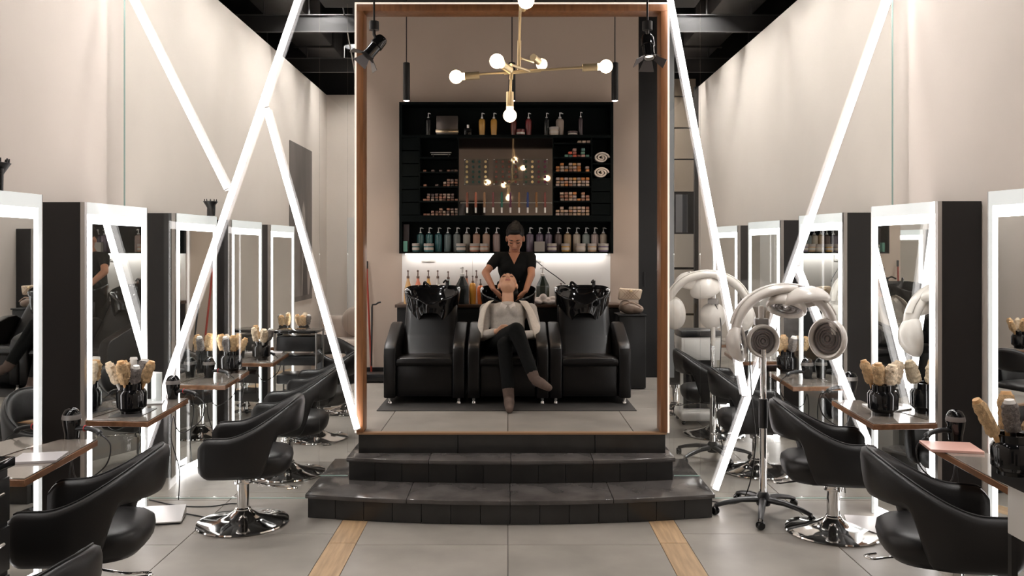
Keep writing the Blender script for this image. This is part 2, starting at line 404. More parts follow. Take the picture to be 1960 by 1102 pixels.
# light tubes in the plane of the glass
def ltube(a, b, label):
    p, q = P(*a, GD-.054), P(*b, GD-.054); t = thing('light_tube', label, 'light', p, group='glowing tubes on the glass partitions')
    d = (q-p); n = d.normalized()
    MB().cyl(p+n*.008, q-n*.008, .0235, seg=16).build('diffuser', LEDTUBE, t, world=True)
    MB().cyl(p, p+n*.008, .0238, seg=16).build('end_cap', WHITE, t, world=True); MB().cyl(q-n*.008, q, .0238, seg=16).build('end_cap', WHITE, t, world=True)
ltube((236,-38), (436,363), 'glowing tube from the left wall top down onto a longer tube')
ltube((582,-35), (246,946), 'longest glowing tube on the left, leaning across two others')
ltube((509,206), (684,822), 'glowing tube from a high joint down to the portal foot at left')
ltube((1277,-32), (1427,758), 'steepest glowing tube, falling from the portal top at right')
ltube((1712,-34), (1369,938), 'longest glowing tube on the right, ending at the step corner')
ltube((1526,507), (1703,946), 'glowing tube on the right leaning down behind the counter to the wall')

# ------------------------------------------------------------------ styling stations
def station(sx, dn, toe, wd, lab):
    u = Vector((-sx*math.sin(toe), math.cos(toe), 0)); n = Vector((-sx*math.cos(toe), -math.sin(toe), 0)); O = Vector((sx*2.67, dn, 0))
    W = lambda t, k, z: O+u*t+n*k+Vector((0,0,z))
    st = thing('mirror_station', lab, 'mirror', O, group='lit mirrors along the walls')
    def slab(nm, t0, t1, z0, z1, k0, k1, m, par=st, bv=0):
        b = MB(); vs = [W(t,k,z) for z in (z0,z1) for t, k in ((t0,k0),(t1,k0),(t1,k1),(t0,k1))]
        b.add(vs, [(3,2,1,0),(4,5,6,7),(0,1,5,4),(1,2,6,5),(2,3,7,6),(3,0,4,7)]); return b.build(nm, m, par, bv, world=True)
    a, b_ = W(0,-.032,0), W(wd,-.032,0)
    T = 2.125
    MB().prism([(a.x,a.y),(b_.x,b_.y),(sx*2.945,b_.y),(sx*2.945,a.y)], 0.0, T).build('case', PANELB, st, world=True)
    slab('edge_trim', .0, .024, 0, T, -.03, .0, STEEL); slab('edge_trim', wd-.006, wd, 0, T, -.03, 0, STEEL)
    gl = slab('mirror_glass', .075, wd-.062, .06, T-.135, -.03, -.004, MIRROR)
    slab('light_strip', .024, .075, 0.0, T-.075, -.03, -.001, LEDRIM)
    slab('light_strip', wd-.062, wd-.034, 0.0, T-.075, -.03, -.001, LEDRIM)
    slab('light_strip', .075, wd-.062, T-.135, T-.075, -.03, -.001, LEDRIM)
    slab('light_strip', .075, wd-.062, 0.0, .06, -.03, -.001, LEDRIM)
    slab('frosted_border', .024, wd-.034, T-.075, T, -.03, -.001, LEDFROST)
    slab('frosted_border', wd-.034, wd-.006, 0, T, -.03, -.001, LEDFROST)
    return W
CZ = .75
def counter(sx, dn, toe, lab):
    c = thing('styling_counter', lab, 'counter', (sx*2.4, dn+.4, CZ-.04), group='wooden styling counters')
    n = Vector((-sx*math.cos(toe), -math.sin(toe))); u = Vector((-sx*math.sin(toe), math.cos(toe))); O = Vector((sx*2.67, dn))
    pts = [O+n*.004+u*.0, Vector((sx*2.255, dn-.03)), Vector((sx*2.325, dn+.81)), Vector((sx*2.53, dn+.81)), O+n*.004+u*.63]
    MB().prism([tuple(p) for p in pts], CZ-.04, CZ-.007).build('board', COUNTW, c, .002, 1, world=True)
    ce_ = sum(pts, Vector((0,0)))/5
    MB().prism([tuple(ce_+(p-ce_)*.985) for p in pts], CZ-.007, CZ).build('glass_top', COUNTTOP, c, .002, 1, world=True)
    m = O+u*.3+n*.006
    MB().prism([(m.x,m.y),(m.x+n.x*.22,m.y+n.y*.22),(m.x+n.x*.22+u.x*.03,m.y+n.y*.22+u.y*.03),(m.x+u.x*.03,m.y+u.y*.03)], CZ-.075, CZ-.04).build('bracket', STEEL, c, world=True)
LD = [3.93, 5.274, 6.706, 8.06, 9.39]
RD = [3.78, 5.19, 6.64, 8.17, 9.69]
far = ['nearest to the camera', 'second from the camera', 'third from the camera', 'fourth from the camera', 'farthest from the camera']
LT, RT = R(8), R(13)
for i in range(5):
    station(-1, LD[i], LT, .70, 'lit full-length mirror on the left wall, %s' % far[i]); counter(-1, LD[i], LT, 'wooden counter below a left wall mirror, %s' % far[i])
    station(1, RD[i], RT, .64, 'lit full-length mirror on the right wall, %s' % far[i]); counter(1, RD[i], RT, 'wooden counter below a right wall mirror, %s' % far[i])

# ------------------------------------------------------------------ salon chairs
def make_chair():
    t = thing('salon_chair', 'x', 'chair', group='black tub salon chairs')
    RR, arm, N = .285, .27, 84; L2 = math.pi*RR/2+arm; rings = []
    for i in range(N+1):
        s = -L2+2*L2*i/N; sg = 1 if s >= 0 else -1; a_ = abs(s)
        if a_ <= math.pi*RR/2: a = s/RR; x = RR*math.sin(a); y = .03+RR*math.cos(a); nx, ny = math.sin(a), math.cos(a)
        else: e = a_-math.pi*RR/2; x = sg*(RR-.03*(e/arm)**2); y = .03-e; nx, ny = sg, 0
        uu = 1-a_/L2
        zt = .625+.220*sst(.22, .97, uu)-.055*max(0, 1-uu/.09)**2
        zb = .355+.265*sst(.52, .66, uu)+.05*max(0, 1-uu/.09)**2
        tk = .033*(.55+.45*sst(0, .05, uu)); md = (zt+zb)/2; ring = []
        q = [(tk,zb+tk),(tk*1.1,(zb+md)/2),(tk*1.15,md),(tk*1.1,(zt+md)/2),(tk,zt-tk),(tk*.75,zt-tk*.3),(0,zt),(-tk*.75,zt-tk*.3),(-tk,zt-tk),(-tk*1.1,(zt+md)/2),(-tk*1.15,md),(-tk*1.1,(zb+md)/2),(-tk,zb+tk),(-tk*.75,zb+tk*.3),(0,zb),(tk*.75,zb+tk*.3)]
        for k, z in q:
            fl_ = .09*(z-.36)*sst(.3,1,uu)+.03*(z-.36)
            if uu < .66: fl_ -= .05*max(0, (.45-z))/.1*.5
            ring.append((x+nx*(k+fl_), y+ny*(k+fl_), z))
        rings.append(ring)
    sh = MB().loft(rings).build('tub_shell', LEATHER, t, angle=60)
    pts = [max(r, key=lambda v: v[2]) for r in rings[2:-2]]
    MB().tube([(p[0], p[1], p[2]+.001) for p in pts], .0045, 6).build('piping', LEATHER, sh)
    # seat
    def sup(rx, ry, z, n=32, cy=.03): return [(rx*math.copysign(abs(math.cos(2*math.pi*k/n))**.6, math.cos(2*math.pi*k/n)), cy+ry*math.copysign(abs(math.sin(2*math.pi*k/n))**.6, math.sin(2*math.pi*k/n)), z) for k in range(n)]
    MB().loft([sup(.15,.17,.345),sup(.23,.25,.35),sup(.25,.285,.385),sup(.255,.295,.43),sup(.25,.29,.465),sup(.225,.26,.488),sup(.16,.19,.50),sup(.05,.06,.503)]).build('seat', LEATHER, t, angle=60)
    MB().box((0,.02,.335), (.26,.26,.025)).build('seat_plate', BLACKP, t, .004)
    MB().lathe([(.0,.06),(.04,.06),(.04,.30),(.032,.305),(.032,.33),(0,.33)], 24).build('column', CHROME, t)
    MB().lathe([(.052,.075),(.052,.1),(.044,.108)], 24).build('collar', CHROME, t)
    MB().lathe([(.296,0),(.303,.006),(.298,.014),(.27,.022),(.17,.038),(.10,.058),(.062,.082),(.05,.095),(0,.095)], 56).build('base', CHROME, t, angle=30)
    MB().lathe([(.06,.27),(.062,.3),(.055,.325)], 20).build('bracket', CHROME, t)
    MB().tube(spline([(.05,.02,.30),(.12,.1,.295),(.14,.24,.27),(.12,.33,.26),(.16,.36,.26),(.19,.30,.265)], 6), .006, 8).build('pump_lever', CHROME, t)
    return t
ch0 = make_chair(); first = [True]
def chair(x, d, rz, label):
    if first[0]: first[0] = False; ch0.location = (x,d,0); ch0.rotation_euler = (0,0,rz); ch0['label'] = label; return ch0
    return dup(ch0, (x,d,0), rz, label)
chair(-1.77, 5.59, R(-80), 'black tub salon chair standing alone beside the steps on the left')
chair(-2.09, 4.10, R(-80), 'large black tub salon chair in the left foreground before the first mirror')
chair(-1.74, 2.70, R(-95), 'black tub chair mostly cut off at the bottom left corner')
chair(-1.80, 6.85, R(-84), 'black tub salon chair behind the glass, second along the left aisle')
chair(-1.86, 8.15, R(-86), 'black tub salon chair third behind the glass on the left')
chair(-1.84, 9.55, R(60), 'farthest black salon chair on the left, by the portal edge')
chair(2.11, 5.42, R(78), 'black tub salon chair beside the front hood dryer on the right')
chair(2.13, 4.02, R(76), 'large black tub salon chair in the right foreground before the counter')
chair(2.07, 6.94, R(82), 'black tub salon chair directly behind the glass on the right')
chair(2.05, 8.32, R(84), 'black tub salon chair next to the white treatment trolley on the right')
chair(1.90, 9.55, R(90), 'farthest black tub salon chair on the right, by the portal')

# ------------------------------------------------------------------ brush pots, dryers and counter goods
potm = None
def pot(x, d, z, s, label, brushes, where, mark=0):
    t = thing('brush_pot', label, 'pot', (x,d,z))
    MB().lathe([(0,0),(.046*s,0),(.046*s,.012*s),(.066*s,.03*s),(.068*s,.095*s),(.058*s,.112*s),(.052*s,.114*s),(.052*s,.14*s),(.046*s,.14*s),(.044*s,.03*s),(0,.02*s)], 28).build('jar', BLACKG, t)
    for k, (dx, dy, tilt, az, L, r, m) in enumerate(brushes):
        dirv = Vector((math.sin(tilt)*math.cos(az), math.sin(tilt)*math.sin(az), math.cos(tilt)))
        base = Vector((dx*s, dy*s, .04*s)); a = base+dirv*.112*s; b = base+dirv*(.112+L)*s
        q = thing('round_brush', '%s hairbrush leaning %s in the pot %s' % ({'p':'pale round','t':'tan bristle','g':'grey vented','w':'white paddle'}[m], ['right','back right','back','back left','left','front left','to the front','front right'][int(round(az/(math.pi/4))) % 8], where), 'brush', Vector((x,d,z))+base, group='hairbrushes in the pot '+where)
        o_ = Vector((x,d,z))
        MB().cyl(o_+base, o_+a, .008*s, .010*s, 10).build('handle', {'p':WHITE,'t':WOODL,'g':BLACKP,'w':WHITE}[m], q, world=True)
        mm = {'p':PALEBR,'t':BRISTLE,'g':DARKBR,'w':WHITE}[m]
        bb = MB(); n = 9; seg = 16; rings = []; X, Y, Z = frame_from(dirv)
        for i in range(n+1):
            c = o_+a.lerp(b, i/n); rr = r*s*(1 if 0 < i < n else .85); ring = []
            for kk in range(seg):
                an = 2*math.pi*kk/seg; j = rr*(1+(random.uniform(-.13,.13) if m != 'w' else 0)); ring.append(c+X*math.cos(an)*j+Y*math.sin(an)*j*(1 if m != 'w' else .6))
            rings.append(ring)
        bb.loft(rings).build('bristles' if m != 'w' else 'pad', mm, q, angle=20, world=True)
        e = o_+b; bb = MB().cyl(e, e+dirv*.012*s, r*.75*s, r*.6*s, 14); bb.build('tip', {'p':PALEBR,'t':WOODL,'g':WHITE,'w':WHITE}[m], q, world=True)
    return t
def brs(code, seed):
    rnd = random.Random(seed); out = []
    n = len(code)
    for i, c in enumerate(code):
        az = 2*math.pi*(i+.3*rnd.random())/n; ti = rnd.uniform(.14,.40)
        out.append((.018*math.cos(az), .018*math.sin(az), ti, az, rnd.uniform(.070,.10), rnd.uniform(.021,.030), c))
    return out
def onc(px, py, z=CZ): d = (H-z)*F/(py-CY); return FX(px, d), d
def dryer(px, py, sx, label, cord=True, z=CZ, hz=.06):
    x, d = onc(px, py, z); t = thing('hair_dryer', label, 'hair dryer', (x,d,z), group='black hair dryers on the counters')
    MB().lathe([(.0,.0),(.036,0),(.038,.03),(.046,.07),(.05,.11),(.046,.14),(.034,.162),(.015,.172),(0,.174)], 24).build('barrel', BLACKG, t)
    MB().lathe([(.051,.108),(.052,.115),(.048,.135)], 24).build('rear_grille', GREYP, t)
    hd = MB().tube(spline([(-sx*.035,-.01,.055+hz*0),(-sx*.09,-.02,hz),(-sx*.16,-.035,hz-.012),(-sx*.185,-.04,hz-.03)], 5), [.017]*12+[.02]*4, 12, flat=(1,.8)).build('handle', BLACKP, t)
    if sx < 0: MB().cyl((-sx*.085,-.0195,hz+.0005), (-sx*.090,-.0205,hz), .0178, seg=12).build('red_ring', mat('red_ring', (.5,.03,.03), .4), hd)
    if cord:
        MB().tube(spline([(-sx*.185,-.04,hz-.03),(-sx*.25,-.06,-.03),(-sx*.23,-.08,-.14),(-sx*.12,-.10,-.22),(-sx*.05,-.06,-.20),(sx*.0,.0,-.13),(sx*.02,.02,-.30),(-sx*.03,.04,-.52),(-sx*.02,.05,-z+.005)], 8), .004, 6).build('cord', BLACKP, t)
dryer(137, 838, -1, 'black hair dryer on the nearest left counter')
dryer(331, 763, -1, 'black hair dryer at the far end of the second left counter')
dryer(400, 722, -1, 'black hair dryer on the third left counter before the brush pot')
dryer(492, 684, -1, 'black hair dryer on the fourth left counter')
dryer(1829, 842, 1, 'black hair dryer on the nearest right counter')
dryer(1628, 755, 1, 'black hair dryer on the second right counter with tangled cords')
dryer(1545, 724, 1, 'black hair dryer lying near the third right counter edge')
def potc(px, py, s, label, code, where, seed, z=CZ):
    x, d = onc(px, py, z); return pot(x, d, z, s, label, brs(code, seed), where)
potc(252, 790, 1.4, 'glossy black brush pot on the second left counter', 'tgwtptg', 'on the second left counter', 1)
potc(443, 712, 1.35, 'black brush pot on the third left counter', 'ttptgt', 'on the third left counter', 2)
potc(500, 688, 1.3, 'black brush pot on the fourth left counter', 'gptpp', 'on the fourth left counter', 3)
potc(581, 652, 1.3, 'black brush pot on the farthest left counter', 'gptt', 'on the farthest left counter', 4)
potc(1690, 793, 1.4, 'glossy black brush pot on the second right counter', 'ptttp', 'on the second right counter', 5)
potc(1507, 713, 1.35, 'black brush pot on the third right counter behind the hood dryer', 'pttg', 'on the third right counter', 6)
def flat(name, px, py, sx_, sy, rz, col, label, cat, th=.004, z=CZ):
    x, d = onc(px, py, z)
    o = MB().box((0,0,th/2), (sx_, sy, th)).build(name, mat(name+str(col), col, .3), None, .001, 1); o.location = (x,d,z+.0004); o.rotation_euler = (0,0,rz); return tag(o, label, cat)
flat('counter_mat', 255, 790, .2, .3, .05, (.04,.037,.035), 'dark mat under the pot on the second left counter', 'mat', .003)
flat('magazine', 290, 770, .16, .2, .3, (.5,.5,.5), 'pale magazine lying behind the pot on the second left counter', 'magazine', .008)
flat('magazine', 75, 878, .22, .2, .2, (.45,.42,.42), 'grey magazine lying on the nearest left counter', 'magazine', .012)
flat('magazine', 1820, 858, .26, .22, -.2, (.62,.36,.3), 'pink covered magazine lying on the nearest right counter', 'magazine', .014)
flat('magazine', 1690, 781, .2, .24, -.1, (.6,.59,.58), 'white magazine lying on the second right counter', 'magazine', .008)
flat('magazine', 522, 675, .2, .22, .2, (.55,.5,.5), 'open magazine on the fourth left counter', 'magazine', .008)
flat('magazine', 1582, 716, .2, .2, -.1, (.5,.48,.46), 'grey magazine on the third right counter', 'magazine', .008)
x, d = onc(300, 768); cs = thing('card_holder', 'white card in a clear stand on the second left counter', 'sign', (x,d,CZ), R(-25))
MB().box((0,0,.006), (.1,.06,.01)).build('foot', glass('acrylic', (.95,.97,.97)), cs); MB().box((0,0,.11), (.1,.006,.2)).build('card', PAPER, cs)
MB().box((0,-.006,.10), (.106,.003,.2)).build('clear_front', MATS['acrylic'], cs)
# dryers with diffusers standing on mirror tops
for px, d, s, lab in ((8, 4.45, 1.25, 'black dryer with a toothed diffuser above the nearest left mirror'), (414, 7.25, 1.0, 'black dryer with a toothed diffuser above the third left mirror')):
    x = FX(px, d); t = thing('diffuser_dryer', lab, 'hair dryer', (x-.05,d,2.125))
    MB().lathe([(0,0),(.03*s,0),(.03*s,.05*s),(.028*s,.07*s),(.055*s,.115*s),(.062*s,.125*s),(.052*s,.128*s),(0,.12*s)], 20).build('diffuser', BLACKP, t)
    for k in range(10): a = 2*math.pi*k/10; MB().cyl((.05*s*math.cos(a),.05*s*math.sin(a),.12*s), (.053*s*math.cos(a),.053*s*math.sin(a),.145*s), .005*s, .003*s, 6).build('tooth', BLACKP, t)
    MB().cyl((.035*s,-.02*s,0), (.04*s,-.025*s,.1*s), .012*s, seg=10).build('handle', BLACKG, t)
# footrest plates on the floor
for x, d, rz, lab in ((-2.33,5.63,.2,'steel footrest plate on the floor under the second left counter'), (2.34,5.4,-.2,'steel footrest plate on the floor under the second right counter'), (-2.36,7.0,.2,'steel footrest plate under the third left counter')):
    t = thing('footrest_plate', lab, 'footrest', (x,d,0), rz)
    MB().add([(-.14,-.1,.012),(.14,-.1,.012),(.14,.1,.012),(-.14,.1,.012),(-.14,-.1,.02),(.14,-.1,.02),(.14,.1,.075),(-.14,.1,.075)], [(3,2,1,0),(4,5,6,7),(0,1,5,4),(1,2,6,5),(2,3,7,6),(3,0,4,7)]).build('plate', STEEL, t)
    MB().box((0,0,.006), (.26,.18,.012)).build('rubber_base', RUBBER, t)
def cable(pts, lab):
    o = MB().tube(spline(pts, 8), .0045, 6).build('power_cord', BLACKP); tag(o, lab, 'cord')
cable([P(300,972,5.7)*1, (-2.2,5.85,.006), (-2.0,5.72,.006), (-1.86,5.78,.006), (-1.78,5.92,.006)], 'black cord snaking over the floor towards the left tub chair') if False else None
cable([(-2.62,6.1,.006),(-2.35,5.95,.006),(-2.12,5.93,.006),(-1.98,6.0,.006),(-1.85,5.96,.006)], 'black power cord lying on the floor from the left mirror, farther one')
cable([(-2.35,5.83,.006),(-2.12,5.72,.006),(-1.98,5.66,.006),(-1.86,5.74,.006),(-1.78,5.90,.006)], 'black power cord curling on the floor behind the left tub chair, nearer one')

# ------------------------------------------------------------------ hood dryers
def hood(x, d, rz, label, ox=.14, legrot=0, lift=0):
    t = thing('hood_dryer', label, 'hood dryer', (x,d,0), rz, 'hood dryers on stands')
    hub = MB().lathe([(0,.07),(.045,.07),(.05,.09),(.045,.14),(.03,.16),(0,.16)], 20).build('hub', BLACKP, t)
    for k in range(5):
        a = legrot+2*math.pi*k/5; c, s_ = math.cos(a), math.sin(a)
        MB().tube([(c*.03,s_*.03,.11),(c*.15,s_*.15,.105),(c*.27,s_*.27,.08),(c*.33,s_*.33,.06)], [.028,.024,.02,.017], 10, flat=(1,.8)).build('leg', BLACKP, t)
        w_ = MB(); M = Matrix.Translation((c*.33, s_*.33, .028)) @ Matrix.Rotation(a+.6, 4, 'Z') @ Matrix.Rotation(R(90), 4, 'Y')
        w_.lathe([(0,-.022),(.022,-.022),(.028,-.014),(.028,-.004),(.02,-.003),(.02,.003),(.028,.004),(.028,.014),(.022,.022),(0,.022)], 16, M)
        w_.build('caster', BLACKG, t); MB().cyl((c*.33,s_*.33,.045), (c*.33,s_*.33,.07), .009, seg=8).build('caster_stem', STEEL, t)
    MB().cyl((0,0,.14), (0,0,.66), .024, seg=18).build('lower_pole', CHROME, t)
    MB().cyl((0,0,.60), (0,0,.80), .029, seg=18).build('height_clamp', BLACKP, t)
    MB().cyl((0,0,.78), (0,0,1.14+lift), .020, seg=18).build('upper_pole', CHROME, t)
    hz = 1.235+lift
    # arch
    pts = []; rr = []
    for i in range(33):
        a = R(196)-R(200)*i/32; pts.append((ox+.335*math.cos(a), -.02-.06*math.sin(a)*0, hz+.03+.29*math.sin(a))); rr.append(.045*(.8+.35*math.sin(math.pi*i/32)))
    rings = []
    for i, p in enumerate(pts):
        a = R(196)-R(200)*i/32; nr = Vector((math.cos(a), 0, math.sin(a))); ring = []
        for k in range(16):
            th = 2*math.pi*k/16; ring.append(Vector(p)+nr*(rr[i]*.72*math.cos(th))+Vector((0,1,0))*(rr[i]*1.5*math.sin(th)))
        rings.append(ring)
    arch = MB().loft(rings).build('arch', PEARL, t, angle=70)
    rings = []
    for i, p in enumerate(pts[4:-4]):
        a = R(196)-R(200)*(i+4)/32; nr = Vector((math.cos(a), 0, math.sin(a))); ring = []
        for k in range(10):
            th = 2*math.pi*k/10; ring.append(Vector(p)+nr*(.036+.009*math.cos(th))+Vector((0,1,0))*(.03*math.sin(th)))
        rings.append(ring)
    MB().loft(rings).build('ridge', PEARL, arch, angle=70)
    def pod(c, dirv, r, dp, nm, face=True, oval=1.0):
        X, Y, Z = frame_from(dirv); M = Matrix((X, Y, Z)).transposed().to_4x4(); M.translation = Vector(c); M = M @ Matrix.Diagonal((1, oval, 1, 1))
        if M.determinant() < 0: M = M @ Matrix.Diagonal((-1,1,1,1))
        p_ = MB().lathe([(0,-dp*.75),(r*.4,-dp*.70),(r*.75,-dp*.45),(r*.95,-dp*.12),(r,.05*dp),(r*.98,.2*dp),(r*.9,.27*dp),(r*.8,.2*dp),(r*.76,.05*dp),(0,.05*dp)], 36, M).build(nm, PEARL, t, angle=50)
        if face:
            for q, ro in enumerate((.70,.56,.42,.28,.14)):
                MB().lathe([(r*ro-.004,.06*dp),(r*ro,.16*dp),(r*ro+.004,.06*dp)], 28, M).build('grille_ring', GREYP if q % 2 else STEEL, p_)
            MB().lathe([(0,.055*dp),(r*.75,.055*dp),(r*.75,.07*dp),(0,.07*dp)], 28, M).build('element', mat('element', (.16,.13,.12), .35, metal=.5), p_)
        return p_
    pod((ox-.315,-.02,hz-.05), (.86,-.42,.1), .125, .11, 'side_pod', oval=1.05)
    pod((ox+.30,-.02,hz-.02), (-.78,-.62,.05), .14, .13, 'side_pod', oval=1.05)
    pod((0,.02,hz-.04), (.12,-1,.04), .118, .12, 'rear_pod')
    pod((ox+.02,.0,hz+.20), (-.25,-.35,-.9), .135, .13, 'crown_pod', oval=1.1)
    pod((ox+.12,-.10,hz+.25), (.1,-.25,-.97), .15, .12, 'crown_pod', face=False, oval=1.05)
    v = MB().lathe([(.0,.0),(.06,0),(.055,.012),(.03,.016),(0,.016)], 24, Matrix.Translation((ox+.13,-.08,hz+.325)) @ Matrix.Rotation(R(12),4,'Y')).build('vent_cap', GREYP, t)
    for k in range(8): a = 2*math.pi*k/8; MB().cyl((ox+.13+.035*math.cos(a),-.08+.035*math.sin(a),hz+.335), (ox+.13+.035*math.cos(a),-.08+.035*math.sin(a),hz+.346), .006, seg=6).build('vent_stud', STEEL, v)
    MB().box((0,.05,hz+.09), (.09,.07,.05)).build('control_box', GREYP, t, .01); MB().cyl((0,.05,1.0), (0,.05,hz+.2), .018, seg=12).build('neck', PEARL, t)
    MB().cyl((0,.05,1.05), (0,0,1.02), .02, seg=12).build('elbow', PEARL, t)
    MB().tube(spline([(0,.06,hz+.1),(-.06,.1,hz-.1),(-.05,.09,.75),(-.04,.05,.45),(-.1,.15,.06),(-.3,.3,.006)], 8), .0045, 6).build('cord', BLACKP, t)
    return t
hood(FX(1461,5.76), 5.76, 0, 'large pearl hood dryer on a chrome five-legged stand in front of the glass', legrot=R(178), lift=.0)
hood(FX(1364,7.3), 7.3, R(172), 'pearl hood dryer turned away behind the glass, nearer the portal', ox=.04, legrot=R(40), lift=.06)
hood(3.9-.98, 3.1, R(60), 'pearl hood dryer out of frame beside the right foreground mirror', legrot=0) if False else None

# ------------------------------------------------------------------ trolleys and foreground furniture
t = thing('drawer_cabinet', 'black drawer cabinet with silver handles at the left edge', 'cabinet', (-2.33,3.22,0))
MB().box((0,0,.47), (.56,.42,.9)).build('body', BLACK, t, .006); MB().box((0,0,.945), (.6,.46,.04)).build('top', BLACKG, t, .006)
for z, h in ((.80,.18),(.60,.18),(.40,.18),(.17,.22)):
    f_ = MB().box((.286,0,z), (.015,.40,h)).build('drawer', BLACK, t, .003); MB().tube([(.31,-.13,z+.035),(.31,.13,z+.035)], .007, 8).build('handle', CHROME, f_)
for sx in (-.24,.24):
    for sy in (-.17,.17): MB().cyl((sx,sy,0), (sx,sy,.03), .025, seg=10).build('foot', RUBBER, t)
t = thing('white_cart', 'white cart with a thick black top at the right edge', 'cart', (2.36,3.1,0))
MB().box((0,0,.92), (.78,.62,.07)).build('top', BLACK, t, .004); MB().box((.01,0,.775), (.70,.56,.21)).build('drawer_box', WHITE, t, .004)
for sx in (-.33,.33):
    for sy in (-.26,.26): MB().box((sx,sy,.335), (.025,.025,.67)).build('leg', BLACK, t)
for sy in (-.26,.26): MB().box((0,sy,.12), (.64,.02,.02)).build('stretcher', BLACK, t)
pot(FX(1937,3.2), 3.2, .9555, 1.1, 'black brush pot on the white cart at the right edge', [(-.01,0,.5,R(185),.13,.022,'t'),(.0,.015,.1,R(85),.12,.027,'t'),(.015,0,.15,R(200),.10,.026,'g'),(.02,0,.35,0,.12,.026,'t')], 'on the white cart')
t = thing('black_trolley', 'black salon trolley with metal rails beside the far left counters', 'trolley', (-2.27,9.11,0))
MB().box((0,0,.96), (.46,.36,.03)).build('top_tray', BLACKG, t, .008)
for z in (.25,.45,.65,.83): MB().box((0,0,z), (.42,.33,.10 if z < .8 else .16)).build('drawer', BLACKP, t, .015)
for sx in (-.22,.22):
    for sy in (-.17,.17): MB().cyl((sx,sy,.05), (sx,sy,.97), .01, seg=8).build('rail', STEEL, t); MB().ell((sx,sy,.025), .025, seg=10, rings=6).build('caster', BLACKG, t)
t = thing('treatment_trolley', 'white trolley with black top on a white base, by the far right chairs', 'trolley', (2.03,8.95,0))
MB().box((0,0,.09), (.43,.40,.10)).build('base', WHITE, t, .03, 3); MB().box((0,0,.80), (.42,.36,.24)).build('cabinet', WHITE, t, .01); MB().box((0,0,.96), (.43,.38,.06)).build('top', BLACKP, t, .01)
MB().box((-.05,-.182,.80), (.26,.008,.2)).build('door', WHITE, t, .003)
for sx in (-.18,.18): MB().box((sx,-.05,.40), (.03,.03,.58)).build('post', WHITE, t)
MB().box((0,.08,.40), (.3,.15,.56)).build('motor_box', BLACKP, t, .01)
for sx in (-.18,.18):
    for sy in (-.15,.15): MB().ell((sx,sy,.022), .022, seg=10, rings=6).build('caster', BLACKG, t)

# ------------------------------------------------------------------ far end of the hall
t = thing('sofa', 'taupe velvet sofa against the end wall at far left', 'sofa', (-2.2,12.5,0), 0)
MB().box((0,0,.24), (1.3,.85,.3)).build('base', VELVET, t, .03, 3); MB().box((0,.32,.58), (1.3,.22,.55)).build('back', VELVET, t, .06, 3)
MB().box((.56,-.05,.42), (.18,.8,.5)).build('arm', VELVET, t, .05, 3); MB().box((-.56,-.05,.42), (.18,.8,.5)).build('arm', VELVET, t, .05, 3)
MB().box((0,-.06,.46), (.9,.68,.14)).build('seat_cushion', VELVET, t, .04, 3)
for sx in (-.55,.55):
    for sy in (-.35,.35): MB().cyl((sx,sy,0), (sx,sy,.1), .02, seg=8).build('leg', BLACK, t)
cu = MB().ell((0,0,0), (.25,.11,.25), Matrix.Rotation(R(20),4,'X')).build('cushion', VELVET); cu.location = (-2.25,12.56,.78); tag(cu, 'taupe scatter cushion leaning on the sofa back', 'cushion')
d0, d1 = 11.28, 12.54
po = thing('wall_poster', 'tall grey poster of a blurred standing figure on the left wall', 'poster', (-WX+.001,(d0+d1)/2,1.13))
pgm = mat('poster_ground', (.115,.098,.09), .6, noise=.35, nscale=1.4, stretch=(1,2,.6))
bx(-WX+.001,-WX+.012,d0,d1,1.13,3.33).build('sheet', pgm, po, world=True)
def psh(pts, m, k):
    b = MB(); n = len(pts); b.add([(-WX+.012+k, y, z) for y, z in pts]+[(-WX+.0135+k, y, z) for y, z in pts], [tuple(range(n)), tuple(reversed(range(n, 2*n)))]+[(i, i+n, (i+1) % n+n, (i+1) % n) for i in range(n)]); b.build('print', m, po, world=True)
psh([(11.95,2.0),(11.95,2.45),(12.02,2.55),(12.10,2.45),(12.15,2.1),(12.3,1.9),(12.45,1.5),(12.35,1.2),(11.9,1.2)], mat('poster_light', (.32,.28,.255), .6, noise=.3, nscale=3), 0)
psh([(11.5,1.2),(11.5,2.3),(11.6,2.6),(11.75,2.5),(11.8,1.9),(11.85,1.2)], mat('poster_mid', (.22,.19,.175), .6, noise=.3, nscale=3), .002)
psh([(11.95,1.2),(12.0,1.7),(12.12,1.85),(12.2,1.6),(12.25,1.2)], mat('poster_dark', (.05,.04,.037), .6), .004)
t = thing('wall_cabinet', 'white cabinet with grey door gap on the end wall at left', 'cabinet', (-2.2,13.45,.85))
bx(-2.56,-1.8,13.3,13.595,.85,2.37).build('body', WHITE, t, world=True); bx(-2.35,-2.33,13.295,13.3,1.2,2.1).build('handle', STEEL, t, world=True)
# far right: glazed door wall
t = thing('panel_screen', 'tall beige panelled screen at the far right end with a small window', 'screen', (2.9,13.4,0))
zz = [(3.0,3.45),(2.45,2.97),(1.95,2.42)] 
edges = [FZ(y, 13.4) for y in (150,185,245,305,368)]
for a, b_ in zip(edges[1:], edges[:-1]): bx(FX(1291,13.4), FX(1331,13.4), 13.38, 13.44, a+.012, b_-.012).build('panel', mat('beige_panel', (.42,.34,.26), .4), t, world=True)
for y0, y1 in ((447,512),(515,600),(603,690)): bx(FX(1291,13.4), FX(1331,13.4), 13.38, 13.44, FZ(y1,13.4)+.006, FZ(y0,13.4)-.006).build('panel', mat('pale_panel', (.52,.46,.39), .4), t, world=True)
bx(FX(1293,13.4), FX(1329,13.4), 13.39, 13.42, FZ(445,13.4), FZ(372,13.4)).build('pane', mat('window_pane', (.25,.27,.3), .05, metal=.8), t, world=True)
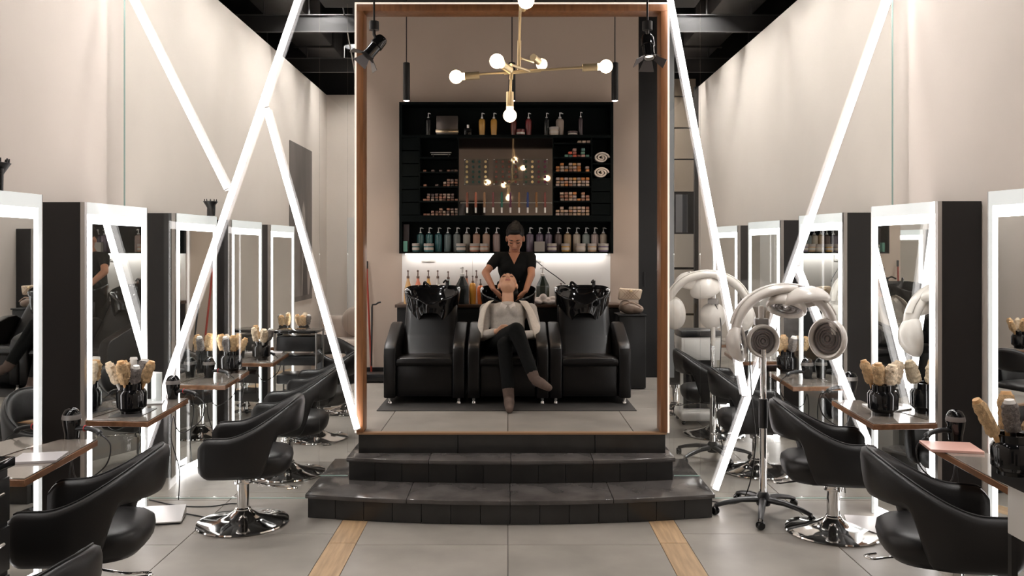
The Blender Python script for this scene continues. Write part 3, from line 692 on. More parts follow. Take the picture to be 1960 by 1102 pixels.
bx(FX(1316,13.4), FX(1330,13.4), 13.375, 13.39, FZ(445,13.4), FZ(372,13.4)).build('dark_frame', BLACK, t, world=True)
bx(FX(1291,13.4), FX(1331,13.4), 13.44, 13.47, 0.0, FZ(150,13.4)).build('backing', BLACK, t, world=True)
struct(bx(WX-.06, WX+.0, 12.93, 13.0, 0, WTOP).build('trim_3', BLACK))
t = thing('low_black_table', 'low black side table at the far right end', 'table', (2.6,12.4,0))
MB().box((0,0,.44), (.5,.5,.05)).build('top', BLACK, t)
for sx in (-.22,.22):
    for sy in (-.22,.22): MB().box((sx,sy,.21), (.04,.04,.42)).build('leg', BLACK, t)

# ------------------------------------------------------------------ wash area back wall
BD = 8.9
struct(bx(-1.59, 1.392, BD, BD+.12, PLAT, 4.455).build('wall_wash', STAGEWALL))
dd = struct(bx(1.392, 1.66, BD+.005, BD+.1, PLAT, 4.455).build('door_2', BLACK)); MB().cyl((1.45,BD-.03,1.45), (1.45,BD-.03,1.6), .008, seg=8).build('handle', BLACKP, dd)
struct(bx(1.66, 1.77, BD-.01, BD+.12, PLAT, 4.455).build('trim_4', mat('cool_grey', (.28,.29,.30), .6)))
struct(bx(-1.59, 1.39, BD-.015, BD, PLAT, PLAT+.11).build('baseboard_wash', BLACK))
# floor mat below the chairs
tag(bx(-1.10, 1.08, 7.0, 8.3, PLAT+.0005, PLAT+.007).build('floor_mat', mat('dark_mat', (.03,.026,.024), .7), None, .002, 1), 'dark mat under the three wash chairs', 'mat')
# lit splashback
sb = thing('splashback', 'white splashback panel glowing between shelf and counter', 'panel', (0,BD-.02,1.28))
for x0, x1 in ((-1.125,-.375),(-.373,.373),(.375,1.09)): bx(x0, x1, BD-.012, BD-.002, 1.285, 1.80).build('panel', mat('splash_white', (.80,.77,.74), .25), sb, world=True)
# counter
t = thing('back_counter', 'long dark wood counter behind the wash basins', 'counter', (0,8.7,PLAT))
bx(-1.15, 1.165, 8.5, BD-.02, 1.25, 1.28).build('worktop', mat('dark_walnut', (.055,.028,.016), .3, noise=.3, nscale=4, stretch=(1,9,9)), t, .003, world=True)
bx(-1.13, 1.145, 8.53, BD-.02, PLAT, 1.25).build('carcass', BLACK, t, world=True)
for i in range(4): bx(-1.12+i*.566, -1.12+i*.566+.56, 8.515, 8.53, PLAT+.08, 1.23).build('door', BLACK, t, .002, 1, world=True)
# sockets
for px in (820, 1023):
    s_ = thing('wall_socket', 'white double socket on the splashback, %s' % ('left one' if px < 900 else 'right one behind the stylist'), 'socket', P(px,494,BD-.013))
    MB().box((0,-.006,0), (.14,.01,.075)).build('plate', WHITE, s_, .003)
    for k in (-.035,.035): MB().lathe([(.02,0),(.02,.004),(.016,.004),(.014,.001),(0,.001)], 16, Matrix.Translation((k,-.011,0)) @ Matrix.Rotation(R(90),4,'X')).build('outlet', PAPER, s_)
tag(MB().tube(spline([P(1024,497,BD-.03),P(1045,515,8.78),P(1066,530,8.74),P(1082,543,8.7)], 8), .005, 6).build('power_cord', BLACKP), 'thin black cord slanting across the white splashback', 'cord')

# shelf unit
SF, SB_ = 8.68, BD-.002
shx = lambda px: FX(px, SF); shz = lambda py: FZ(py, SF)
t = thing('shelf_unit', 'large black wall shelf unit with products and central mirror', 'shelf', (0,SF,1.8))
X0, X1, Z0, Z1 = shx(764), shx(1174), shz(485), shz(195); th = .028
def sp(nm, x0, x1, y0, y1, z0, z1, m=CABINET): return bx(x0,x1,y0,y1,z0,z1).build(nm, m, t, world=True)
sp('back_panel', X0, X1, SB_-.012, SB_, Z0, Z1); sp('side_panel', X0, X0+th, SF, SB_-.012, Z0, Z1); sp('side_panel', X1-th, X1, SF, SB_-.012, Z0, Z1)
sp('top_panel', X0+th, X1-th, SF, SB_-.012, Z1-th, Z1); sp('bottom_panel', X0+th, X1-th, SF, SB_-.012, Z0, Z0+.018)
sA, sB, sC = shz(258), shz(412), shz(425)
sp('shelf', X0+th, X1-th, SF, SB_-.012, sA-.03, sA); sp('shelf', X0+th, X1-th, SF, SB_-.012, shz(424), sB)
xa, xb, xc_, xd = shx(804), shx(878), shx(1060), shx(1134)
for x in (xa, xb, xc_, xd): sp('divider', x-.012, x, SF+.01, SB_-.012, sB, sA-.03)
SHL = [shz(y) for y in (300,328,356,384)]
for z in SHL:
    sp('shelf', xa, xb-.012, SF+.01, SB_-.012, z-.016, z); sp('shelf', xc_, xd-.012, SF+.01, SB_-.012, z-.016, z)
sp('shelf', xd, X1-th, SF+.01, SB_-.012, shz(341)-.016, shz(341)); sp('shelf', xd, X1-th, SF+.01, SB_-.012, shz(312)-.012, shz(312)); sp('shelf', xc_, xd-.012, SF+.01, SB_-.012, shz(273)-.012, shz(273))
for k in range(6):
    za = sB+(sA-.03-sB)*k/6; sp('drawer_front', X0+th, xa-.012, SF+.006, SF+.022, za+.006, za+(sA-.03-sB)/6-.004)
for k in range(3):
    za = sB+(shz(341)-.016-sB)*k/3; sp('drawer_front', xd, X1-th, SF+.006, SF+.022, za+.006, za+(shz(341)-.016-sB)/3-.004)
mir = sp('mirror', xb, xc_-.012, SF+.03, SF+.036, sB, sA-.03, SMOKE)
sp('light_bar', X0+.05, X1-.05, SF+.12, SF+.16, Z0-.012, Z0-.001, LEDU)
# swatch displays on the mirror
for q, (p0, p1, nm, cols_) in enumerate(((888,935,'left',((.55,.42,.2),(.01,.05,.04),(.01,.05,.04),(.55,.42,.2))),(944,993,'centre',((.1,.03,.02),)*4),(1001,1049,'right',((.02,.05,.03),(.55,.42,.2),(.12,.02,.03),(.12,.02,.05))))):
    x0, x1 = shx(p0), shx(p1); z0, z1 = shz(354), shz(303)
    s_ = thing('swatch_panel', 'clear %s panel of round colour swatches on the shelf mirror' % nm, 'display', ((x0+x1)/2, SF+.02, z0))
    bx(x0, x1, SF+.018, SF+.021, z0, z1).build('acrylic_sheet', MATS['acrylic'], s_, world=True)
    for i in range(4):
        for j in range(5):
            cxx = x0+(x1-x0)*(.12+.76*i/3); czz = z0+(z1-z0)*(.12+.76*j/4)
            MB().lathe([(0,0),(.014,0),(.014,.012),(.010,.016),(0,.016)], 12, Matrix.Translation((cxx,SF+.0175,czz)) @ Matrix.Rotation(R(90),4,'X')).build('swatch', mat('swatch_%d_%d' % (q,i), cols_[i], .3), s_, world=True)
    for i in (0,1):
        for j in (0,1): MB().ell((x0+.01+(x1-x0-.02)*i, SF+.012, z0+.01+(z1-z0-.02)*j), .007, seg=8, rings=6).build('stud', CHROME, s_, world=True)
s_ = thing('tube_rail', 'thin rail holding a row of colour tubes before the shelf mirror', 'rail', (shx(968), SF+.01, shz(388)))
bx(shx(881), shx(1057), SF+.004, SF+.010, shz(388.5), shz(387)).build('bar', STEEL, s_, world=True)
for px in (882,1056): bx(shx(px)-.004, shx(px)+.004, SF+.004, SF+.03, shz(389), shz(386.5)).build('bracket', STEEL, s_, world=True)
tcols = [(.2,.06,.03),(.3,.09,.05),(.22,.12,.06),(.12,.03,.03),(.01,.10,.07),(.12,.03,.06),(.2,.1,.04),(.01,.03,.14),(.2,.09,.03),(.16,.04,.03)]
for i in range(10):
    px = 894+i*16.6; q = thing('colour_tube', '%s small hair colour tube hanging from the rail, counted from left' % ORD[i], 'tube', (shx(px), SF+.014, shz(407)), group='colour tubes on the mirror rail')
    MB().cyl((0,0,0), (0,0,.055), .010, seg=10).build('cap', WHITE, q); MB().tube([(0,0,.055),(0,0,.12),(0,0,.20),(0,0,.215)], [.013,.014,.011,.009], 10).build('body', mat('tube%d' % i, tcols[i], .25), q)
# bottles
def pump(x, d, z, h, r, col, label, style='straight', pumpc=None, alpha=0, grp=None, turn=0.3):
    t = thing('pump_bottle', label, 'bottle', (x,d,z), turn, grp); bh = h*.72
    if style == 'straight': pr = [(0,0),(r*.95,0),(r,.008),(r,bh*.9),(r*.9,bh*.95),(r*.45,bh),(r*.4,bh+.006),(0,bh+.006)]
    elif style == 'taper': pr = [(0,0),(r*.85,0),(r,bh*.5),(r,bh*.85),(r*.8,bh*.95),(r*.4,bh),(0,bh)]
    elif style == 'cone': pr = [(0,0),(r,0),(r,bh*.42),(r*.92,bh*.55),(r*.5,bh*.82),(r*.33,bh*.92),(r*.3,bh),(0,bh)]
    else: pr = [(0,0),(r,0),(r,bh*.62),(r*.94,bh*.68),(r*.35,bh*.96),(r*.33,bh),(0,bh)]
    m = mat('bottle_%.2f_%.2f_%.2f' % col, col, .22, spec=.5, coat=.3)
    MB().lathe(pr, 20 if style != 'square' else 8).build('body', m, t)
    pm_ = pumpc or PAPER
    b = MB().lathe([(r*.36,bh),(r*.36,bh+h*.06),(r*.14,bh+h*.08),(r*.12,bh+h*.2),(0,bh+h*.2)], 12)
    b.tube([(-r*.1,0,bh+h*.21),(r*.3,0,bh+h*.225),(r*.85,0,bh+h*.20)], [r*.2,r*.17,r*.1], 8); b.build('pump', pm_, t)
    return t
def jar(x, d, z, h, r, col, label, cap=None, grp=None):
    t = thing('product_jar', label, 'jar', (x,d,z), 0, grp)
    MB().lathe([(0,0),(r*.95,0),(r,.006),(r,h*.66),(0,h*.66)], 22).build('body', mat('bottle_%.2f_%.2f_%.2f' % col, col, .25, coat=.3), t)
    MB().lathe([(0,h*.66),(r*1.04,h*.66),(r*1.04,h*.97),(r*.97,h),(0,h)], 22).build('lid', cap or mat('jarlid', (.35,.31,.28), .3), t)
    MB().lathe([(r*1.004,h*.2),(r*1.006,h*.2),(r*1.006,h*.52),(r*1.004,h*.52)], 22).build('label_band', mat('jarlabel', (.5,.45,.4), .5), t)
zB = Z0+.0185; m_ = F/SF
row = [(802,(.05,.13,.13)),(819,(.05,.15,.15)),(837,(.04,.14,.15)),(855,(.12,.17,.17)),(873,(.15,.17,.16)),(892,(.32,.30,.26)),(911,(.42,.25,.18)),(930,(.45,.29,.21)),(950,(.38,.27,.24))]
nm = ['dark teal','teal','blue teal','grey teal','grey green','pale grey','peach','light peach','rose beige']
for i, (px, c) in enumerate(row): pump(shx(px), SF+.145, zB, 49/m_, 7.2/m_, c, '%s pump bottle on the bottom shelf, %s from its left end' % (nm[i], ORD[i]), grp='pump bottles on the bottom shelf')
row = [(1015,(.17,.13,.17),'dusty mauve'),(1034,(.16,.12,.17),'mauve'),(1051,(.14,.11,.15),'dark mauve'),(1070,(.13,.09,.08),'brown'),(1088,(.42,.29,.16),'honey'),(1106,(.50,.43,.34),'cream'),(1124,(.2,.24,.23),'sage'),(1141,(.42,.33,.31),'blush'),(1158,(.5,.42,.33),'ivory')]
for i, (px, c, n_) in enumerate(row): pump(shx(px), SF+.145, zB, 49/m_, 7.4/m_, c, '%s pump bottle on the bottom shelf, %s from its right end' % (n_, ORD[8-i]), grp='pump bottles on the bottom shelf')
for px, c, w_, n_ in ((795,(.05,.13,.13),7,'small dark teal'),(820,(.05,.16,.17),9.5,'wide teal'),(882,(.1,.15,.16),9,'grey teal'),(908,(.45,.2,.13),9.5,'coral'),(926,(.45,.24,.16),8.5,'peach'),(1057,(.17,.13,.18),9,'mauve'),(1083,(.55,.3,.06),8,'amber'),(1112,(.5,.42,.34),9.5,'cream'),(1134,(.5,.33,.2),8.5,'apricot'),(1156,(.18,.14,.22),10,'violet')):
    jar(shx(px), SF+.045, zB, 16/m_, w_/m_, c, '%s cosmetic jar in front of the pump bottles on the bottom shelf' % n_, grp='jars on the bottom shelf')
tag(bx(shx(1023),shx(1043),SF+.02,SF+.06,zB,shz(462)).build('product_box', mat('greybox', (.32,.3,.28), .5), None, .002, 1), 'grey carton standing right of the stylist on the bottom shelf', 'box')
tag(bx(shx(771),shx(779),SF+.03,SF+.07,zB,shz(461)).build('product_box', mat('greenbox', (.14,.36,.29), .4), None, .002, 1), 'small mint green carton at the left end of the bottom shelf', 'box')
tag(bx(shx(770),shx(781),SF+.09,SF+.15,zB,shz(423)-.03).build('product_box', mat('brownbox', (.07,.05,.05), .5), None, .002, 1), 'tall brown carton at the left end of the bottom shelf', 'box')
zt_ = sA+.0005
pump(shx(818),SF+.1,zt_,47/m_,5.5/m_,(.012,.014,.014),'slim black pump bottle at the left end of the top shelf')
pump(shx(922),SF+.1,zt_,47/m_,6.3/m_,(.50,.27,.05),'gold pump bottle on the top shelf, left of the pair','taper')
pump(shx(945),SF+.1,zt_,47/m_,6.3/m_,(.52,.27,.05),'gold pump bottle on the top shelf, right of the pair','taper')
pump(shx(983),SF+.1,zt_,46/m_,6/m_,(.12,.025,.02),'dark red pump bottle on the top shelf behind the low bulb','taper')
pump(shx(1012),SF+.1,zt_,47/m_,6/m_,(.20,.03,.03),'red pump bottle on the top shelf','taper')
pump(shx(1047),SF+.1,zt_,47/m_,5.8/m_,(.013,.015,.015),'black pump bottle beside the white one on the top shelf')
pump(shx(1073),SF+.12,zt_,48/m_,8/m_,(.36,.29,.24),'cream pump bottle on the top shelf behind a jar','taper')
pump(shx(1113),SF+.1,zt_,49/m_,4.5/m_,(.06,.04,.045),'thin dark brown pump bottle at the right end of the top shelf')
jar(shx(1061),SF+.05,zt_,16/m_,9/m_,(.48,.4,.32),'cream jar on the top shelf before a pump bottle'); jar(shx(997),SF+.06,zt_,12/m_,8/m_,(.14,.02,.02),'dark red jar on the top shelf', mat('redlid', (.12,.02,.02), .3)); jar(shx(1097),SF+.06,zt_,8/m_,9/m_,(.06,.035,.035),'low dark jar near the right end of the top shelf', mat('dklid', (.06,.03,.03), .3))
t2 = thing('perfume_bottle', 'short black bottle with a clear cap on the top shelf', 'bottle', (shx(895),SF+.08,zt_)); MB().box((0,0,.04), (.08,.05,.08)).build('body', BLACKG, t2, .008); MB().cyl((0,0,.08), (0,0,.115), .015, seg=12).build('cap', CHROME, t2)
t2 = thing('silver_case', 'flat silver grey case lying open on the top shelf', 'case', (shx(855),SF+.1,zt_)); MB().box((0,0,.11), (.23,.08,.20)).build('lid', mat('grey_case', (.13,.11,.1), .25, metal=.6), t2, .01); MB().box((0,-.055,.045), (.24,.03,.035)).build('tray', mat('gold_metal', (.75,.6,.42), .2, metal=1), t2, .006)
t2 = thing('silver_tool', 'slim silver straightening tool on the left shelf', 'tool', (shx(843),SF+.05,SHL[0])); MB().box((0,0,.05), (.22,.015,.008)).build('plate', STEEL, t2); MB().box((0,0,.03), (.2,.015,.008)).build('plate', STEEL, t2); 
for k in (-.08,.08): MB().box((k,0,.015), (.01,.02,.03)).build('rest', BLACK, t2)
# small colour boxes
bxm = {}
def cbox(x, d, z, w_, h_, c, side, si=0, i=0, j=0):
    key = (w_, h_, c)
    if key not in bxm:
        bxm[key] = MB().box((0,.05,h_/2), (w_,.1,h_)).mesh('colour_box', mat('cb_%.2f_%.2f_%.2f' % c, c, .5), .001, 1)
    o = bpy.data.objects.new('colour_box', bxm[key]); C.objects.link(o); o.location = (x,d,z)
    tag(o, 'small hair colour carton, %s column, layer %s from below, on the %s %s shelf' % (ORD[i], ['one','two','three'][j], ['top','second','third','fourth','lowest','small upper'][si], side), 'box', 'colour cartons on the %s shelves' % side)
pal = [(.42,.28,.18),(.38,.2,.12),(.45,.33,.25),(.3,.15,.1),(.4,.3,.26),(.25,.2,.17)]
hot = [(.5,.2,.06),(.55,.28,.08)]
rnd = random.Random(3)
bw, bh = 6.6/m_, 4.6/m_
for si, zs in enumerate(SHL+[sB]):
    for i in range(8):
        cnt = [[0,0,1,2,3,1,3,1],[2,3,2,3,3,3,0,2],[3]*8,[0,3,3,3,3,1,3,2],[2,3,2,3,3,3,3,3]][si][i]
        for j in range(cnt):
            c = rnd.choice(pal+(hot if si in (1,2,3) else []));
            if si == 0: c = [(.3,.1,.07),(.45,.25,.2),(.15,.3,.22),(.1,.2,.17),(.6,.1,.05)][(i+j) % 5]
            cbox(shx(1068+i*8.15)+rnd.uniform(-.002,.002), SF+.02+rnd.uniform(0,.02), zs+.0005+j*(bh+.008), bw, bh, c, 'right', si, i, j)
for i in range(3): cbox(shx(1110+i*8.5), SF+.03, shz(273)+.0005, bw, bh, pal[2], 'right', 5, i, 0)
for si, zs in enumerate(SHL[1:]+[sB]):
    for i in range(9):
        cnt = [[1,0,1,0,1,0,1,1,1],[1,0,0,1,0,2,3,3,3],[1,3,3,3,3,3,3,3,1],[1,1,2,2,3,2,3,3,3]][si][i]
        for j in range(cnt): cbox(shx(812+i*7.6)+rnd.uniform(-.004,.004), SF+.03+rnd.uniform(0,.03), zs+.0005+j*(bh*.85+.006), bw*.85, bh*.85, rnd.choice([(.28,.17,.12),(.22,.12,.09),(.33,.25,.2),(.14,.1,.09),(.3,.14,.09)]), 'left', si+1, i, j)
# towels
def blob_mesh(build, vox, smooth=4):
    """merge overlapping closed shapes into one continuous surface"""
    me = build.mesh('tmp', None); o = bpy.data.objects.new('tmp', me); C.objects.link(o)
    m = o.modifiers.new('r', 'REMESH'); m.mode = 'VOXEL'; m.voxel_size = vox; m.use_smooth_shade = True
    s_ = o.modifiers.new('s', 'SMOOTH'); s_.iterations = smooth; s_.factor = .5
    dg = bpy.context.evaluated_depsgraph_get(); ev = o.evaluated_get(dg); out = bpy.data.meshes.new_from_object(ev)
    bpy.data.objects.remove(o); 
    for p in out.polygons: p.use_smooth = True
    return out
def blob(name, build, m, parent=None, vox=.012, smooth=4):
    me = blob_mesh(build, vox, smooth); me.name = name; me.materials.clear(); me.materials.append(m)
    if parent is not None:
        t = Vector((0,0,0)); q = parent
        while q is not None: t += q.location; q = q.parent
        me.transform(Matrix.Translation(-t))
    o = bpy.data.objects.new(name, me); C.objects.link(o)
    if parent is not None: o.parent = parent
    return o
def towel(px, pz, lab, s=1.0):
    c = Vector((shx(px), SF+.07, pz)); b = MB()
    pts = []
    for i in range(40): a = i*.36; r_ = (.075-.0016*i)*s; pts.append(c+Vector((r_*math.cos(a)*1.15, .0, .062*s+r_*math.sin(a)*.8)))
    for off in (0,):
        rings = []
        for i, p in enumerate(pts):
            t_ = (pts[min(i+1,39)]-pts[max(i-1,0)]).normalized(); n_ = Vector((-t_.z,0,t_.x)); 
            ring = [p+n_*.0085+Vector((0,-.06,0)), p+n_*.0085+Vector((0,.07,0)), p-n_*.0085+Vector((0,.07,0)), p-n_*.0085+Vector((0,-.06,0))]
            rings.append(ring)
        b.loft(rings)
    o = b.build('rolled_towel', TOWEL, None, .004, 2); tag(o, lab, 'towel', 'rolled towels in the shelf niche')
towel(1152, shz(311.5), 'rolled beige towel in the right niche, upper one', .9); towel(1151, shz(340.5), 'rolled beige towel in the right niche, lower one', .9)

# products on the back counter
zc = 1.2805
def cb(px, py_top, w_, col, lab, style='cone', d=8.68, pc=None): z_top = FZ(py_top, d); pump(FX(px,d), d, zc, z_top-zc, w_*d/F/2, col, lab, style, pc or mat('pump_brown', (.12,.07,.05), .4), turn=1.9)
cb(781,514,16,(.62,.38,.17),'amber cone bottle at the left end of the back counter'); cb(800,514,17,(.72,.24,.15),'coral cone bottle on the back counter')
cb(820,514,17,(.75,.42,.12),'yellow cone bottle on the back counter'); cb(838,514,15,(.62,.58,.55),'clear cone bottle on the back counter left of a tinted one'); cb(858,516,16,(.42,.5,.47),'pale teal tinted cone bottle on the back counter')
cb(885,508,27,(.008,.012,.012),'large black canister with pump on the back counter','square',8.6,PAPER)
cb(893,514,14,(.6,.25,.15),'small coral bottle half behind the black canister','cone',8.82); cb(912,514,15,(.6,.52,.48),'tall clear pump bottle by the stylist arm','cone',8.82)
cb(905,525,13,(.75,.36,.06),'orange bottle beside the black canister','taper',8.62); cb(920,532,13,(.68,.17,.05),'red orange bottle by the stylist arm','taper',8.62)
cb(1039,508,27,(.02,.03,.024),'large dark green canister with pump right of the stylist','square',8.66,PAPER); cb(1074,540,12,(.72,.45,.12),'yellow bottle half hidden by the right basin','taper',8.62)
b = MB(); rnd = random.Random(5); c = Vector((FX(1049,8.58), 8.58, zc))
for i in range(16): b.ell(c+Vector((rnd.uniform(-.11,.11), rnd.uniform(-.05,.05), .02+rnd.uniform(0,.03))), (rnd.uniform(.03,.05), rnd.uniform(.02,.04), .022), Matrix.Rotation(rnd.uniform(-.5,.5),4,'Y'), 12, 8)
b.ell(c+Vector((-.05,0,.055)), (.045,.04,.055), None, 14, 8); b.ell(c+Vector((.05,0,.045)), (.045,.04,.04), None, 14, 8)
tag(blob('crumpled_towel', b, mat('white_towel', (.62,.57,.55), .95, bump=.3, bscale=60), None, .006, 3), 'crumpled white towel on the back counter near the right basin', 'towel')

# bags on a stand
t = thing('side_stand', 'black storage stand beside the right wash chair', 'stand', (FX(1206,8.29),8.29,PLAT))
MB().box((0,0,.36), (.26,.34,.70)).build('body', BLACK, t, .01); MB().box((0,0,.718), (.28,.36,.016)).build('top', BLACK, t, .004)
b0 = Vector((FX(1206,8.27), 8.27, PLAT+.7275))
b = MB(); b.ell(b0+Vector((0,0,.055)), (.115,.08,.06)); b.ell(b0+Vector((-.05,-.01,.07)), (.06,.07,.065)); b.ell(b0+Vector((.06,-.02,.045)), (.07,.07,.045))
bg = thing('brown_bag', 'soft brown bag slumped under the quilted handbag', 'bag', b0); blob('body', b, mat('tan_leather', (.26,.19,.145), .5, noise=.2, nscale=10), bg, .008, 3)
MB().tube(spline([b0+Vector((-.08,-.08,.09)), b0+Vector((0,-.1,.115)), b0+Vector((.09,-.09,.07))], 8), .008, 8).build('strap', mat('tan_strap', (.33,.23,.17), .5), bg, world=True)
q0 = P(1205,573,8.27); hb = thing('quilted_handbag', 'cream quilted handbag with gold clasp on top of a brown bag', 'handbag', q0, R(-4))
MB().add([(-.115,-.05,0),(.10,-.05,0),(.10,.05,0),(-.115,.05,0),(-.10,-.045,.115),(.125,-.045,.10),(.125,.045,.10),(-.10,.045,.115)], [(3,2,1,0),(4,5,6,7),(0,1,5,4),(1,2,6,5),(2,3,7,6),(3,0,4,7)]).build('body', mat('cream_leather', (.60,.48,.36), .45), hb, .014, 3)
b = MB()
for k in range(9):
    for sg in (-1,1):
        xA, xB = -.12+k*.03, -.12+k*.03+sg*.09
        p0, p1 = Vector((xA,-.056,.01)), Vector((xB,-.051,.1))
        if -.11 < xA < .105 and -.105 < xB < .115: b.tube([p0,p1], .002, 5)
b.build('quilting', mat('quilt_seam', (.38,.26,.18), .6), hb); MB().box((.01,-.055,.085), (.03,.012,.02)).build('clasp', BRASS, hb, .004)
# broom and dustpan
t = thing('broom', 'red handled broom leaning on the left of the wash wall', 'broom', P(712,716,8.75))
MB().tube([P(702,502,8.86),P(704,560,8.84),P(711,712,8.76)], .011, 8).build('handle', mat('red_handle', (.30,.035,.02), .4), t, world=True); MB().cyl(P(702,500,8.862), P(702.5,514,8.858), .014, seg=8).build('grip', BLACKP, t, world=True)
MB().box((P(712,718,8.75).x, 8.75, PLAT+.035), (.2,.05,.06)).build('head', BLACKP, t, .01, world=True)
t = thing('dustpan', 'black long-handled dustpan beside the red broom', 'dustpan', (FX(716,8.62),8.62,PLAT))
MB().tube([P(711,700,8.62),P(712,588,8.72),P(713,583,8.72),P(720,582,8.72),P(724,579,8.72),P(729,578,8.72)], .009, 8).build('handle', BLACKP, t, world=True)
MB().box((FX(718,8.62), 8.62, PLAT+.05), (.22,.2,.08)).build('pan', BLACKP, t, .015, world=True)

# ------------------------------------------------------------------ wash chairs
def make_wash():
    t = thing('wash_chair', 'x', 'chair', group='black leather wash chairs')
    for sx in (-1,1):
        prof = [(0.0,.055),(-.005,.42),(.015,.485),(.05,.515),(.12,.54),(.46,.665),(.56,.675),(.62,.64),(.66,.40),(.66,.055)]
        rings = []
        for k, o_ in ((-.052,.02),(-.046,.006),(-.03,0),(.03,0),(.046,.006),(.052,.02)):
            c = (.33,.33); ring = []
            for y, z in prof: ring.append((sx*.30+k, y+(c[0]-y)*o_*1.2, z+(c[1]-z)*o_*1.2))
            rings.append(ring)
        MB().loft(rings).build('armrest', LEATHER2, t, .006, 2, 50)
    MB().box((0,.34,.20), (.49,.60,.28)).build('base', LEATHER2, t, .012)
    rings = []
    for x, dz in ((-.245,.03),(-.24,.008),(-.2,0),(0,-.006),(.2,0),(.24,.008),(.245,.03)):
        rings.append([(x, y, z-dz*(1 if z > .36 else 0)) for y, z in ((.02,.33),(.005,.36),(.015,.395),(.06,.41),(.30,.395),(.5,.39),(.5,.33))])
    MB().loft(rings).build('seat', LEATHER2, t, .004, 2, 60)
    rings = []
    def back(x, e):
        return [(x, y, z) for y, z in ((.40+e,.39),(.45+e,.44),(.50+e,.52),(.525+e,.545),(.535+e,.56),(.60+e,.66),(.66+e,.75),(.72+e,.82),(.78,.82),(.78,.39))]
    for x, e in ((-.243,.03),(-.235,.008),(-.18,0),(0,.008),(.18,0),(.235,.008),(.243,.03)): rings.append(back(x, e))
    MB().loft(rings).build('backrest', LEATHER2, t, .003, 1, 60)
    for sx in (-.30,.30):
        for y in (.05,.6): MB().lathe([(.018,0),(.02,.004),(.013,.03),(.02,.055),(0,.055)], 14, Matrix.Translation((sx,y,0))).build('foot', CHROME, t)
    # basin
    seg = 56; cx, cy = 0, .83
    def ringf(rx, ry, zf, dy=0):
        out = []
        for k in range(seg):
            a = 2*math.pi*k/seg; c, s_ = math.cos(a), math.sin(a)
            e = .85; x = rx*math.copysign(abs(c)**e, c); y = ry*math.copysign(abs(s_)**e, s_)
            out.append((cx+x, cy+dy+y, zf(a, x, y)))
        return out
    def fr(a): return max(0, -math.sin(a))                     # 1 at the front
    rim = lambda a, x, y: .955+.24*y-.045*math.exp(-((x/.085)**2))*(1 if y < 0 else 0)+.012*math.cos(2*a)
    lob = lambda a: math.exp(-(((a-R(270-38))/.26)**2))+math.exp(-(((a-R(270+38))/.26)**2))
    rings = [ringf(.12,.10, lambda a,x,y: .70-.0*lob(a)), ringf(.19,.17, lambda a,x,y: .735-.14*lob(a)), ringf(.222,.215, lambda a,x,y: .755-.135*lob(a), -.015),
             ringf(.245,.225, lambda a,x,y: .80-.06*lob(a)), ringf(.258,.232, lambda a,x,y: .85), ringf(.270,.242, lambda a,x,y: rim(a,x,y)-.02),
             ringf(.272,.244, lambda a,x,y: rim(a,x,y)-.006), ringf(.266,.238, rim), ringf(.256,.228, lambda a,x,y: rim(a,x,y)-.006), ringf(.245,.215, lambda a,x,y: rim(a,x,y)-.04),
             ringf(.21,.18, lambda a,x,y: .84+.08*y), ringf(.13,.11, lambda a,x,y: .79), ringf(.04,.04, lambda a,x,y: .78)]
    MB().loft(rings).build('basin', BLACKG, t, angle=60)
    MB().lathe([(0,.781),(.03,.781),(.03,.786),(0,.79)], 16, Matrix.Translation((0,.80,0))).build('drain', CHROME, t)
    MB().box((0,.81,.42), (.16,.14,.60)).build('pedestal', BLACKP, t, .02); MB().box((0,.81,.02), (.3,.26,.04)).build('pedestal_foot', BLACKP, t, .01)
    fz = 1.0
    b = MB(); b.cyl((.13,1.01,fz-.02), (.13,1.01,fz+.045), .018, seg=14); b.tube(spline([(.13,1.01,fz+.02),(.12,.96,fz+.05),(.10,.91,fz+.03)], 5), .009, 8); b.build('tap', CHROME if False else BLACKG, t)
    b = MB().tube(spline([(-.1,1.0,fz-.02),(-.09,.98,fz+.03),(-.03,.93,fz-.02)], 5), .012, 8); b.build('spray_head', BLACKG, t)
    return t
WD = 7.27
wc = make_wash(); wc.location = (FX(811.5,WD), WD, PLAT+.0075); wc['label'] = 'empty black leather wash chair with basin on the left'
dup(wc, (FX(972.5,WD), WD, PLAT+.0075), 0, 'black leather wash chair with basin where the client reclines'); dup(wc, (FX(1130.5,WD), WD, PLAT+.0075), 0, 'empty black leather wash chair with basin on the right')

# ------------------------------------------------------------------ people
def head_parts(b, M, s=1.0):
    E = lambda c, r, m=None: b.ell(M @ Vector([k*s for k in c]), [k*s for k in r], M.to_3x3().normalized().to_4x4() @ (m or Matrix()), 20, 14)
    K = lambda p, r0, q, r1: b.cap(M @ (Vector(p)*s), r0*s, M @ (Vector(q)*s), r1*s, 12)
    E((0,.012,.03), (.074,.094,.086)); E((0,-.018,-.03), (.062,.074,.085)); E((0,-.05,-.092), (.030,.030,.024)); E((0,-.025,-.07), (.05,.055,.04))
    K((0,-.088,.01), .008, (0,-.106,-.028), .012); E((.012,-.098,-.034), (.009,.01,.008)); E((-.012,-.098,-.034), (.009,.01,.008))
    E((0,-.083,.028), (.045,.012,.010)); E((0,-.086,-.060), (.022,.011,.008))
    for sx in (-1,1):
        E((sx*.076,.008,-.015), (.010,.02,.032)); E((sx*.031,-.076,.006), (.016,.012,.012)); E((sx*.042,-.062,-.028), (.02,.02,.02))
